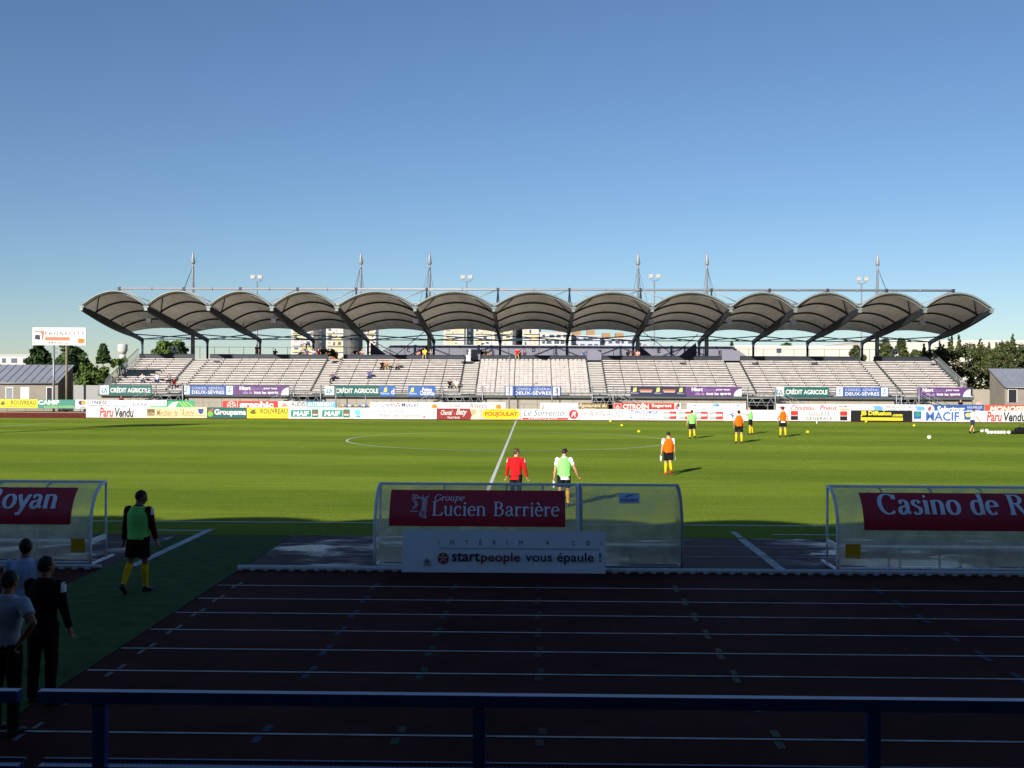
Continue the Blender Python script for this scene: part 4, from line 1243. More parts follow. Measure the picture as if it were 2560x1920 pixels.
curved_polys(sg, 'emblem', strokes(em, .010), fx(xs_(1022), xs_(1080)), lambda v: s_lo + H * (.14 + .74 * v), .058, SIGNW, True)
# right hand piece of the middle dugout
m2 = dugout(.98, 3.04, 'narrow grey framed dugout with a small blue and white sticker', [], FRAME2, SHEET2, True, .026)
sk = curved(m2, 'sticker', xs_(1546, 22.5), xs_(1597, 22.5), s_of_pix(1258, 1570), s_of_pix(1232, 1570), .04, M('sticker_white', (186, 196, 214), .5, .05), 1)
s0_, s1_ = s_of_pix(1258, 1570), s_of_pix(1232, 1570)
vs, fs = text_poly('NIORT', .01)
curved_polys(sk, 'lettering', [(vs, fs)], fx(xs_(1551, 22.5), xs_(1593, 22.5)), lambda v: s0_ + (s1_ - s0_) * (.14 + .26 * v), .05, hexm((70, 104, 170)))
curved_polys(sk, 'emblem', [([(0, 0), (.25, .55), (.6, .9), (1, 1), (1, .75), (.6, .6), (.3, .2)], [tuple(range(7))])], fx(xs_(1560, 22.5), xs_(1583, 22.5)), lambda v: s0_ + (s1_ - s0_) * (.5 + .34 * v), .05, hexm((70, 104, 170)))
se, sf_ = s_of_pix(1285, 2300, .058), s_of_pix(1236, 2300, .058)
# dugouts left and right with the same long sign
def casino(o, X0, X1, tx0, tx1):
    sg = curved(o, 'sign', X0, X1, s_lo - .02, s_hi, .045, MAROON, 1)
    polys = serif_poly('Casino de Royan', .15, .045)
    k = 0
    for word in 'Casino de Royan'.split():
        n = sum(len(GLYPH[c][1]) + len(GLYPH[c][2]) + len(GLYPH[c][3]) for c in word)
        curved_polys(sg, 'lettering', polys[k:k + n], fx(tx0, tx1), lambda v: se + (sf_ - se) * v / .7, .058, SIGNW, True); k += n
def yellow(o, px0, px1):
    mb = MB(); a, b = xs_(px0, DY), xs_(px1, DY)
    mb.box(a, DY - .05, .265, b, DY - .04, .56); st = mb.build('sticker', M('yellow_sticker', (196, 150, 28), .5, .08), o)
    mb = MB(); mb.box(a + .03, DY - .054, .29, b - .03, DY - .0515, .32); mb.build('small_print', hexm((214, 190, 110)), st)
d3 = dugout(6.2, 12.6, 'right dugout with a maroon sign starting with a large white C', [7.23, 8.26, 9.29, 10.32, 11.35], ALU, SHEET, False)
casino(d3, 6.72, 11.95, xs_(2188, 22.25), 11.2)
yellow(d3, 2110, 2147)
d4 = dugout(-15.4, -9.12, 'left dugout, cut by the picture edge, maroon sign with white serif letters', [-14.3, -13.3, -12.3, -11.3, -10.25], ALU, SHEET, False)
casino(d4, -14.75, xs_(186, 22.4), -14.0, xs_(137, 22.25))
yellow(d4, 171, 206)

# ------------------------------------------------------------------ huts at both ends of the stand
HUTW = M('hut_render', (124, 118, 108), .9, .1, .8, bump=.2)
HUTR = M('hut_roof', (116, 119, 130), .6, .1, .5)
def hut(xc, xo, side, label):
    """shed roofed hut; side=+1 when its gable toward the pitch axis is its right wall"""
    x0, x1 = min(xc, xo), max(xc, xo)
    o = empty('hut', ((x0 + x1) / 2, 119.3, 0), label, 'hut')
    y0, y1, ze, zr = 119.3, 123.2, 3.15, 5.0
    mb = MB()
    pts = [(x0, y0, 0), (x0, y0, ze), (x0, y1, zr), (x0, y1, 0)]
    mb.prism(pts, (1, 0, 0), x1 - x0); mb.build('wall', HUTW, o, fixn=True)
    mb = MB(); n = Vector((0, -(zr - ze), (y1 - y0))).normalized()
    a, b = Vector((x0 - .15, y0 - .25, ze - .08)), Vector((x0 - .15, y1 + .1, zr + .08))
    mb.prism([a + n * .03, b + n * .03, b + n * .13, a + n * .13], (1, 0, 0), x1 - x0 + .3)
    k = x0
    while k < x1:                              # standing seams
        mb.prism([Vector((k, a.y, a.z)) + n * .131, Vector((k, b.y, b.z)) + n * .131, Vector((k, b.y, b.z)) + n * .19, Vector((k, a.y, a.z)) + n * .19], (1, 0, 0), .05); k += .9
    mb.build('roof', HUTR, o, fixn=True)
    mb = MB(); mb.tube([(x0, y0 - .3, ze - .06), (x1, y0 - .3, ze - .06)], .07, 6); mb.build('gutter', STEEL, o)
    return o
def opening(o, name, xa, xb, ya, yb, Y, mat, frame=True):
    a, b = P(xa, ya, Y), P(xb, yb, Y)
    mb = MB(); mb.box(a.x, Y - .03, b.z, b.x, Y - .005, a.z); d = mb.build(name, mat, o)
    if frame:
        mb = MB()
        for (p, q, r, s) in ((a.x - .07, b.z, a.x, a.z + .07), (b.x, b.z, b.x + .07, a.z + .07), (a.x, a.z, b.x, a.z + .07)):
            mb.box(p, Y - .05, q, r, Y - .004, s)
        mb.build('frame', WHITE, d)
GREYD = M('grey_door', (112, 114, 118), .6, .08); DARKD = M('dark_doorway', (30, 28, 34), .7, .1)
XH1 = P(145, 955, 119.3).x
h1 = hut(XH1, XH1 - 12, 1, 'beige hut with a grey sheet roof left of the grandstand, behind the billboard posts')
opening(h1, 'door', 16, 32, 969, 1004, 119.3, GREYD); opening(h1, 'shutter', 53.5, 72, 969, 997, 119.3, M('pale_shutter', (196, 200, 206), .5, .06)); opening(h1, 'door', 117.5, 130.5, 969, 1004, 119.3, DARKD)
XH2 = P(2512, 962, 119.3).x
h2 = hut(XH2, XH2 + 12, -1, 'beige hut with a grey roof at the right edge, right of the grandstand')
opening(h2, 'door', 2521, 2541, 974, 1006, 119.3, DARKD)
a, b = P(184, 963, 119.6), P(250, 1005, 119.6)
mb = MB(); mb.box(a.x, 119.6, 0, b.x, 119.75, a.z); tag(mb.build('wall', M('white_wall', (136, 136, 134), .8, .08), None, ((a.x + b.x) / 2, 119.6, 0)), 'low white wall between the left hut and the stand', 'wall')
a, b = P(2432, 980, 124), P(2560, 1010, 124)
mb = MB(); mb.box(a.x, 124, 0, b.x + 4, 124.2, a.z + .3); tag(mb.build('wall', MATS['beige_wall'], None, ((a.x + b.x) / 2, 124, 0)), 'low beige wall between the stand and the right hut', 'wall')

# ------------------------------------------------------------------ sheds and far buildings
SHED = corrugated_material('shed_cladding', (134, 134, 146), 2.2)
a, b = P(966, 863, 147), P(1842, 867, 147)
sh = empty('shed', ((a.x + b.x) / 2, 147, 0), 'long grey corrugated shed with wall letters directly behind the middle of the grandstand', 'shed')
mb = MB(); mb.prism([(a.x - 2.6, 147, 0), (a.x - 2.6, 147, a.z - 2.2), (a.x + .6, 147, a.z), (b.x - .6, 147, a.z), (b.x + 2.4, 147, a.z - 2.0), (b.x + 2.4, 147, 0)], (0, 1, 0), 20); mb.build('wall', SHED, sh, fixn=True)
mb = MB(); mb.box(a.x + .7, 147.1, a.z + .004, b.x - .7, 166.9, a.z + .08); mb.build('roof', M('shed_roof', (150, 152, 158), .6, .06), sh)
for ch, x, y in (('C', 1020.5, 875), ('D', 1334, 874.5), ('E', 1647, 876)):
    c = P(x, y, 146.94); vs, fs = text_poly(ch, .04)
    mb = MB(); mb.add([(c.x + (u - .5) * .44, 146.94, c.z + (v - .5) * .62) for u, v in vs], fs); mb.build('letter', MATS['black_paint'], sh)

WIN = M('dark_window', (66, 74, 88), .25, .15, .3, spec=.6); CREAM = M('cream_render', (174, 173, 168), .85, .05, .05); YEL = M('yellow_panel', (180, 168, 128), .8, .06, .05); SHADE_GREY = M('tower_shade_grey', (196, 194, 196), .85, .06, .05)
PINK = M('blind_pink', (190, 150, 150), .7, .1)
def tower(xs, yt, label, Y=520, seed=0, side=True, floor=15.6, phase=0.0, grey=False):
    """apartment tower: lit front between px xs[0], xs[1]; shaded side up to xs[2]"""
    r = random.Random(seed)
    A, B = P(xs[0], 860, Y), P(xs[1], 860, Y)
    D = P(xs[2], 860, Y + 34) if side else B + Vector((0, 20, 0))
    zt = P(xs[0], yt, Y).z
    o = empty('apartment_tower', ((A.x + B.x) / 2, Y, 0), label, 'apartment building', 'apartment towers behind the grandstand')
    base = [(A.x, Y), (B.x, Y), (D.x, D.y), (A.x + (D.x - B.x), D.y)]
    mb = MB(); mb.prism([(x, y, 0) for x, y in base], (0, 0, 1), zt); mb.build('wall', CREAM if not grey else SHADE_GREY, o, fixn=True)
    if side:
        mb = MB(); e = .06
        nx, ny = (D.y - B.y), -(D.x - B.x); L = math.hypot(nx, ny); nx, ny = nx / L * e, ny / L * e
        mb.quad((B.x + nx, B.y + ny, 0), (D.x + nx, D.y + ny, 0), (D.x + nx, D.y + ny, zt), (B.x + nx, B.y + ny, zt)); sw = mb.build('side_wall', SHADE_GREY, o)  # face turned from the sun gets its own grey, shade put into the colour
        f = .45; p = Vector((B.x + (D.x - B.x) * f + 2 * nx, B.y + (D.y - B.y) * f + 2 * ny, 0)); q = Vector((B.x + (D.x - B.x) * .62 + 2 * nx, B.y + (D.y - B.y) * .62 + 2 * ny, 0))
        k = 0
        while 6 + k * 3 < zt - 2:
            mb = MB(); mb.quad((p.x, p.y, 6 + k * 3), (q.x, q.y, 6 + k * 3), (q.x, q.y, 7.3 + k * 3), (p.x, p.y, 7.3 + k * 3)); mb.build('window', WIN, sw); k += 1
    w = B.x - A.x; k = 0; H = floor * Y / F
    while True:
        z0 = 1.2 + phase + k * H
        if z0 + H > zt: break
        yp = 943 - (z0 - 3.9) * F / Y
        if yp < 905:                          # only the storeys that can be seen past the stand carry detail
            x = .05
            mb = MB(); mb.box(A.x + w * .05, Y - .9, z0 - .18, A.x + w * .95, Y - .002, z0); bal = mb.build('balcony', CREAM, o)
            s = r.random() < .5
            a0, a1 = (.08, .44) if s else (.55, .93)
            mb = MB(); mb.box(A.x + w * a0, Y - .86, z0 + .003, A.x + w * a1, Y - .8, z0 + 1.0); mb.build('parapet', CREAM if r.random() < .5 else YEL, bal)
            mb = MB(); mb.box(A.x + w * (.48 if s else .08), Y - .03, z0 + .05, A.x + w * (.93 if s else .5), Y - .003, z0 + H * .86); mb.build('wall_panel', YEL if r.random() < .55 else CREAM, o)
            n = r.choice((2, 3))
            for q in range(n):
                x0 = A.x + w * (.1 + .82 * q / n + .04); x1 = x0 + w * r.uniform(.1, .2)
                mb = MB(); mb.box(x0, Y - .06, z0 + .25, x1, Y - .035, z0 + r.uniform(1.5, 2.3)); mb.build('window', r.choice((WIN, WIN, WIN, PINK)), o)
        k += 1
tower((728, 783, 815), 762, 'cream and yellow apartment tower farthest left behind the stand', seed=3)
tower((815, 858, 899), 758, 'cream apartment tower with a shaded grey side, second from the left behind the stand', seed=5)
tower((915, 940, 946), 764, 'narrow cream apartment tower beside a raking wall', seed=8)
tower((1109, 1160, 1184), 757, 'tall cream apartment tower just left of the middle roof bay', seed=11)
tower((1184, 1229, 1232), 764, 'cream apartment tower joined to a brighter one in the middle', seed=14, side=False)
tower((1230, 1281, 1306), 768, 'bright apartment tower behind the post of the middle bay', Y=515, seed=17)
tower((1306, 1347, 1352), 770, 'cream apartment tower at the right end of the middle group', seed=21)
TERR = M('tan_roof_box', (142, 112, 84), .85, .08, .1); PALE = M('pale_block', (160, 163, 172), .85, .05, .05)
def low_block(x0, x1, yt, label, Y, seed, boxes, mat=PALE):
    r = random.Random(seed)
    a, b = P(x0, yt, Y), P(x1, yt, Y)
    o = empty('apartment_block', ((a.x + b.x) / 2, Y, 0), label, 'apartment building', 'low apartment blocks behind the grandstand')
    mb = MB(); mb.box(a.x, Y, 0, b.x, Y + 14, a.z); mb.build('wall', mat, o)
    mb = MB(); mb.box(a.x - .3, Y - .3, a.z + .002, b.x + .3, Y + 14.3, a.z + .35); rf = mb.build('roof', CREAM, o)
    for q in boxes:
        c = P(q, yt, Y); mb = MB(); mb.box(c.x - 1.9, Y + 3, a.z + .36, c.x + 1.9, Y + 8, a.z + 2.9); mb.build('roof_box', TERR, rf)
    for k in range(1, 4):
        z = a.z - k * 2.9; x = a.x + 1.0
        if z < 6: break
        while x < b.x - 2:
            w = r.uniform(1.2, 2.6); mb = MB(); mb.box(x, Y - .05, z + .7, x + w, Y - .003, z + 2.1); mb.build('window', WIN, o); x += w + r.uniform(.6, 2.2)
low_block(1350, 1428, 832, 'pale apartment block right of the towers with a roof box', 500, 1, [1404], CREAM)
low_block(1428, 1500, 840, 'pale terraced apartment block with two tan roof boxes', 505, 2, [1442, 1478])
low_block(1500, 1590, 847, 'lower terraced apartment block behind the shed with two tan roof boxes', 510, 3, [1517, 1550])
low_block(1590, 1624, 857, 'lowest terraced apartment block, right end of the row behind the shed', 515, 4, [])
low_block(-60, 76, 889, 'cream apartment block far behind the left hut', 330, 6, [], CREAM)
# white warehouse to the right
WH = M('warehouse_white', (182, 178, 164), .8, .05, .05)
def warehouse(x0, x1, yt, Y, label):
    a, b = P(x0, yt, Y), P(x1, yt, Y)
    o = empty('warehouse', ((a.x + b.x) / 2, Y, 0), label, 'warehouse')
    mb = MB(); mb.box(a.x, Y, 0, b.x, Y + 40, a.z); mb.build('wall', WH, o)
    mb = MB(); mb.box(a.x - .1, Y - .12, a.z + .003, b.x + .1, Y + 40.1, a.z + .35); mb.build('coping', WHITE, o)
    return o
w1 = warehouse(1838, 2165, 868, 230, 'long cream warehouse wall with one dark window behind the right half of the stand')
a, b = P(1941, 871, 230), P(1953, 882, 230); mb = MB(); mb.box(a.x, 229.9, b.z, b.x, 229.97, a.z); mb.build('window', WIN, w1)
warehouse(2155, 2640, 854, 225, 'higher cream warehouse behind the trees at the right edge')
# water tower
c = P(306.5, 862, 900)
o = empty('water_tower', (c.x, 900, 0), 'pale concrete water tower far away left of the stand', 'water tower')
mb = MB(); mb.tube([(c.x, 900, 0), (c.x, 900, 23)], [2.6, 2.4], 16); mb.build('shaft', CREAM, o)
mb = MB(); mb.tube([(c.x, 900, 22.5), (c.x, 900, 25.5), (c.x, 900, 30.3), (c.x, 900, 31)], [2.5, 4.0, 4.0, 3.4], 20); mb.build('tank', CREAM, o)

# ------------------------------------------------------------------ floodlights behind the stand
LAMP = M('lamp_housing', (150, 148, 142), .45, .06)
def flood(x, y, label):
    c = P(x, y, 150)
    o = empty('floodlight', (c.x, 150, 0), label, 'floodlight', 'floodlight poles behind the grandstand')
    mb = MB(); mb.tube([(c.x, 150, 0), (c.x, 150, c.z - .65)], [.16, .08], 8); mb.build('pole', STEEL, o)
    mb = MB(); mb.tube([(c.x - .62, 150, c.z - .5), (c.x - .3, 150, c.z - .66), (c.x + .3, 150, c.z - .66), (c.x + .62, 150, c.z - .5)], .05, 6); mb.build('bracket', STEEL, o)
    for s in (-1, 1):
        mb = MB(); x0 = c.x + s * .5
        mb.add([(x0 - .34, 149.6, c.z - .35), (x0 + .34, 149.6, c.z - .35), (x0 + .34, 149.55, c.z + .22), (x0 - .34, 149.55, c.z + .22), (x0 - .2, 150.2, c.z - .25), (x0 + .2, 150.2, c.z - .25), (x0 + .2, 150.2, c.z + .2), (x0 - .2, 150.2, c.z + .2)],
               [(0, 1, 2, 3), (5, 4, 7, 6), (0, 4, 5, 1), (1, 5, 6, 2), (2, 6, 7, 3), (3, 7, 4, 0)]); h = mb.build('lamp', LAMP, o, fixn=True)
        mb = MB(); mb.box(x0 - .28, 149.5, c.z - .3, x0 + .28, 149.53, c.z + .16); mb.build('glass', M('lamp_glass', (160, 160, 156), .15, .03, spec=.6), h)
for x, y, l in ((643, 692, 'twin headed floodlight above the third roof bay from the left'), (1167, 692, 'twin headed floodlight above the middle roof bay'), (1636, 690, 'twin headed floodlight between the two right hand inner masts'), (2154, 697, 'twin headed floodlight left of the rightmost mast')):
    flood(x, y, l)
# tall corner floodlight mast beside the near stand (outside the picture; its shadow lies on the pitch)
o = empty('floodlight_mast', (-73, 2.4, 0), 'tall corner floodlight mast beside the near stand', 'floodlight')
mb = MB(); mb.tube([(-73, 2.4, 0), (-73, 2.4, 38)], [.55, .3], 10); mb.build('pole', STEEL, o)
ax = Vector((math.cos(R(20)), math.sin(R(20)), 0))
mb = MB(); mb.prism([Vector((-73, 2.4, 36.6)) - ax * 3.2, Vector((-73, 2.4, 36.6)) + ax * 3.2, Vector((-73, 2.4, 38.8)) + ax * 3.2, Vector((-73, 2.4, 38.8)) - ax * 3.2], (-.3, .95, 0), .3); mb.build('lamp_rack', STEELD, o, fixn=True)
for px, top in ((1273.5, 890), (840, 968), (914, 985), (1380, 958), (2254, 975)):
    c = P(px, top, 117.6); mb = MB(); mb.tube([(c.x, 117.6, 0), (c.x, 117.6, c.z)], [.07, .05], 8)
    tag(mb.build('pole', STEEL, None, (c.x, 117.6, 0)), {1273.5: 'tall thin grey pole in front of the middle seats', 840: 'grey pole in front of the left teal banner', 914: 'grey pole crossing the letters of the left teal banner', 1380: 'grey pole at the right end of the middle blue banner', 2254: 'grey pole beside the rightmost stairs of the stand'}[px], 'pole')

# ------------------------------------------------------------------ vegetation
LEAF_D = foliage_material('dark_foliage', (.020, .042, .015), (.050, .085, .025))
LEAF_G = foliage_material('green_foliage', (.034, .064, .014), (.080, .125, .026))
LEAF_O = foliage_material('olive_foliage', (.028, .042, .014), (.072, .084, .026))
BARK = M('bark', (82, 66, 50), .95, .2, 4)
def leaves(mb, c, rad, n, size, r, shell=.55):
    for _ in range(n):
        while True:
            d = Vector((r.gauss(0, 1), r.gauss(0, 1), r.gauss(0, 1)))
            if d.length > .01: break
        d.normalize(); q = (shell + (1 - shell) * r.random()) if r.random() < .8 else r.random()
        p = Vector(c) + Vector((d.x * rad[0], d.y * rad[1], d.z * rad[2])) * q
        nrm = (d + Vector((r.gauss(0, .6), r.gauss(0, .6), r.gauss(0, .6) + .3))).normalized()
        a = nrm.orthogonal().normalized(); a = Matrix.Rotation(r.uniform(0, 6.28), 3, nrm) @ a; b = nrm.cross(a)
        s = size * r.uniform(.6, 1.3)
        mb.add([p - a * s, p - b * s * .6, p + a * s, p + b * s * .6], [(0, 1, 2, 3)])
def trunk(o, base, top, r0, limbs, r):
    mb = MB(); m_ = base.lerp(top, .5) + Vector((r.uniform(-.2, .2), 0, 0))
    mb.tube([base, m_, top], [r0, r0 * .7, r0 * .3], 8)
    for l in limbs: mb.tube([base.lerp(top, .45), base.lerp(top, .45).lerp(Vector(l), .6) + Vector((0, 0, .2)), Vector(l)], [r0 * .4, r0 * .28, r0 * .12], 6)
    mb.build('trunk', BARK, o)
def round_tree(px, yt, yb, wpx, Y, label, mat, seed, n=34, leafn=90, size=.34, cat='tree', squash=1.0):
    r = random.Random(seed)
    c = P(px, (yt + yb) / 2, Y); zt = P(px, yt, Y).z; zb = max(.6, P(px, yb, Y).z); w = wpx * Y / F / 2; hh = (zt - zb) / 2
    o = empty('tree', (c.x, Y, 0), label, cat, None)
    blobs = []
    for _ in range(n):
        d = Vector((r.gauss(0, 1), r.gauss(0, 1), r.gauss(0, 1))).normalized() * r.uniform(.35, .92)
        k = r.uniform(.2, .36)
        blobs.append((Vector((c.x + d.x * w * (1 - k * .6), Y + d.y * w * .9, (zt + zb) / 2 + d.z * hh * (1 - k * .6))), (w * k * 1.1, w * k, min(hh, w) * k)))
    trunk(o, Vector((c.x, Y, 0)), Vector((c.x, Y, zb + hh * 1.1)), max(.12, w * .09), [b[0] for b in blobs[:7]], r)
    mb = MB()
    for b in blobs: leaves(mb, b[0], b[1], leafn, size, r)
    mb.build('crown', mat, o)
    return o
def conifer(px, yt, yb, wpx, Y, label, mat, seed, size=.3, dens=1.0, cat='conifer', spread=1.0):
    r = random.Random(seed)
    c = P(px, yb, Y); zt = P(px, yt, Y).z; zb = max(.3, c.z); w = wpx * Y / F / 2
    o = empty('conifer', (c.x, Y, 0), label, cat, None)
    mb = MB(); L = zt - zb; lv = int(16 * dens)
    tr = MB(); tr.tube([(c.x, Y, 0), (c.x, Y, zt - .1)], [max(.12, w * .1), .03], 8)
    for k in range(lv):
        f = k / (lv - 1); z = zb + L * f; rad = w * (1 - f) ** .8 + .12
        nb = max(4, int(11 * (1 - f * .6)))
        for q in range(nb):
            an = 6.283 * q / nb + r.uniform(-.3, .3) + k; rr = rad * r.uniform(.6, 1.12)
            d = Vector((math.cos(an), math.sin(an), 0)); tip = Vector((c.x, Y, z)) + d * rr + Vector((0, 0, r.uniform(-.05, .35) * rr * spread))
            tr.tube([(c.x, Y, z), tip], [.04, .01], 4)
            for _ in range(int(26 * dens)):
                g = r.uniform(.15, 1); p = Vector((c.x, Y, z)).lerp(tip, g)
                leaves(mb, p, (.22 + .25 * (1 - g), .22, .16), 1, size, r)
    tr.build('trunk', BARK, o); mb.build('crown', mat, o)
    return o
conifer(98, 862, 930, 84, 150, 'dark spruce behind the left hut, left of the billboard posts', LEAF_D, 1, .42, 1.1, 'tree')
round_tree(180, 856, 935, 92, 146, 'dark broad tree behind the billboard posts', LEAF_D, 2)
round_tree(232, 893, 985, 108, 133, 'bright green bushy tree between the left hut and the stand', LEAF_G, 3, 40, 100, .26)
conifer(258, 863, 905, 32, 155, 'slender tree top rising behind the bright green tree', LEAF_D, 4, .3, .8, 'tree')
round_tree(300, 888, 930, 46, 165, 'small green tree near the water tower', LEAF_G, 5, 14, 70, .3)
round_tree(424, 845, 915, 106, 160, 'round green tree behind the left end of the stand', LEAF_G, 6, 40, 110, .32)
round_tree(1968, 845, 900, 50, 290, 'dark tree top above the warehouse roof, larger one', LEAF_D, 7, 18, 70, .5)
conifer(1829, 856, 900, 22, 290, 'small dark tree top beside the shed end', LEAF_D, 8, .35, .6, 'tree')
round_tree(2046, 856, 900, 44, 290, 'low tree top peeping over the warehouse roof', LEAF_D, 9, 14, 60, .5)
conifer(2140, 868, 915, 62, 160, 'low spiky conifer in front of the warehouse, left of the thick column', LEAF_O, 10, .34, .8, 'tree')
conifer(2214, 851, 915, 62, 162, 'conifer just right of the thick column', LEAF_O, 11, .36, .9, 'tree')
conifer(2252, 850, 915, 52, 164, 'conifer left of the rightmost roof beam end', LEAF_O, 12, .36, .9, 'tree')
round_tree(2300, 866, 925, 70, 158, 'olive bush under the rightmost roof beam end', LEAF_O, 13, 22, 80, .32)
def bushy(px, yt, wpx, Y, label, mat, seed):
    """tall dense evergreen: broad below, several uneven spires above"""
    r = random.Random(seed); c = P(px, yt, Y); zt = c.z; w = wpx * Y / F / 2
    o = empty('conifer', (c.x, Y, 0), label, 'tree')
    mb = MB(); blobs = []
    for k in range(52):
        f = r.random() ** .9; z = .4 + (zt - 1.6) * f; ww = w * (1.05 - .5 * f ** 2)
        an = r.uniform(0, 6.283); q = r.uniform(.3, 1)
        p = Vector((c.x + math.cos(an) * ww * q, Y + math.sin(an) * ww * q * .9, z)); blobs.append(p)
        leaves(mb, p, (w * .26, w * .26, .75), 75, .19, r, .4)
    for k in range(r.randint(3, 5)):
        x = c.x + r.uniform(-.75, .75) * w; top = zt - (r.uniform(.1, 1.3) if k else 0)
        if k == 0: x = c.x
        for q in range(9):
            f = q / 8; leaves(mb, (x, Y + r.uniform(-.2, .2), top - 2.6 * (1 - f)), (.1 + .62 * (1 - f), .1 + .6 * (1 - f), .32), int(14 + 40 * (1 - f)), .17, r, .4)
    trunk(o, Vector((c.x, Y, 0)), Vector((c.x, Y, zt - .6)), .22, blobs[:8], r)
    mb.build('crown', mat, o)
for k, (px, yt, w, l) in enumerate(((2350, 856, 90, 'olive evergreen against the right side railing, shortest of the right hand trees'), (2398, 840, 96, 'tall olive evergreen just right of the roof tip'), (2450, 850, 90, 'olive evergreen behind the ridge of the right hut'), (2492, 858, 76, 'olive evergreen between two taller ones above the right hut'), (2532, 838, 92, 'tallest olive evergreen above the right hut'), (2580, 848, 90, 'olive evergreen cut by the right edge of the picture'))):
    bushy(px, yt, w * 1.2, 140 + (k % 3) * 4, l, LEAF_O, 20 + k)
# plants on the top walkway
def palm(px, yt, Y, label, seed):
    r = random.Random(seed); c = P(px, 888, Y); zt = P(px, yt, Y).z
    o = empty('potted_palm', (c.x, Y, 6.1), label, 'plant')
    mb = MB(); mb.tube([(c.x, Y, 6.1), (c.x, Y, 6.5)], [.22, .3], 10); mb.build('pot', M('terracotta', (130, 76, 56), .8, .1), o)
    mb = MB(); mb.tube([(c.x, Y, 6.5), (c.x, Y, zt - .6)], [.09, .06], 8); mb.build('trunk', BARK, o)
    mb = MB()
    for k in range(13):
        an = 6.283 * k / 13 + r.uniform(-.2, .2); d = Vector((math.cos(an), math.sin(an), 0)); up = r.uniform(.3, 1.0); p = Vector((c.x, Y, zt - .6)); prev = p; sdv = Vector((-d.y, d.x, 0))
        for q in range(6):
            f = (q + 1) / 6; np_ = p + d * (.95 * f) + Vector((0, 0, up * f - 1.0 * f * f)); w0, w1 = .12 * (1 - q / 7), .12 * (1 - (q + 1) / 7)
            mb.quad(prev - sdv * w0, prev + sdv * w0, np_ + sdv * w1, np_ - sdv * w1); prev = np_
    mb.build('fronds', LEAF_G, o)
palm(766, 850, 134, 'tall potted palm on the top walkway in front of the left towers', 3)
palm(752, 872, 134, 'short potted palm left of the tall one on the walkway', 4)
def shrub(px, yt, wpx, Y, label, seed):
    r = random.Random(seed); c = P(px, 888, Y); zt = P(px, yt, Y).z
    o = empty('potted_shrub', (c.x, Y, 6.1), label, 'plant'); w = wpx * Y / F / 2
    mb = MB(); mb.box(c.x - w * .7, Y - .25, 6.1, c.x + w * .7, Y + .25, 6.5); mb.build('planter', MATS['terracotta'], o)
    mb = MB()
    for _ in range(12): leaves(mb, (c.x + r.uniform(-w, w) * .7, Y + r.uniform(-.2, .2), r.uniform(6.5, zt - .25)), (w * .4, .3, .35), 40, .14, r)
    mb.build('foliage', LEAF_G, o)
shrub(806, 871, 34, 134, 'leafy planter shrub on the top walkway right of the dark beam', 5)
shrub(835, 873, 24, 134, 'smaller planter shrub beside the stair gap on the top walkway', 6)

# ------------------------------------------------------------------ people
def remesh(mb, voxel, name, smooth=2):
    me = mb.mesh(name)
    ob = bpy.data.objects.new(name, me); C.objects.link(ob)
    md = ob.modifiers.new('r', 'REMESH'); md.mode = 'VOXEL'; md.voxel_size = voxel
    if smooth:
        sm = ob.modifiers.new('s', 'SMOOTH'); sm.iterations = smooth; sm.factor = .5
    dg = bpy.context.evaluated_depsgraph_get()
    new = bpy.data.meshes.new_from_object(ob.evaluated_get(dg))
    bpy.data.objects.remove(ob); bpy.data.meshes.remove(me)
    new.name = name
    new.polygons.foreach_set('use_smooth', [True] * len(new.polygons))
    return new
def cloth(name, rgb, rough=.85): return M('cloth_' + name, rgb, rough, .08, 6, spec=.1, bump=.25, bscale=14)
SKIN = M('skin', (196, 142, 112), .55, .06, 8, spec=.3); SKIN2 = M('tan_skin', (150, 100, 74), .55, .06, 8, spec=.3)
HAIR = M('dark_hair', (34, 26, 22), .6, .25, 30); HAIRB = M('brown_hair', (74, 52, 36), .6, .25, 30); EYE_M = M('eye_dark', (30, 24, 22), .3, .05)
def rx(v, a):      # rotate about x: positive a flexes a hanging limb forward (+y)
    c, s = math.cos(R(a)), math.sin(R(a)); v = Vector(v); return Vector((v.x, v.y * c - v.z * s, v.y * s + v.z * c))
def seed_of(p): return (p.get('armL', (0,))[0] * 3.1 + p.get('legR', (0,))[0] * 1.7) % 50
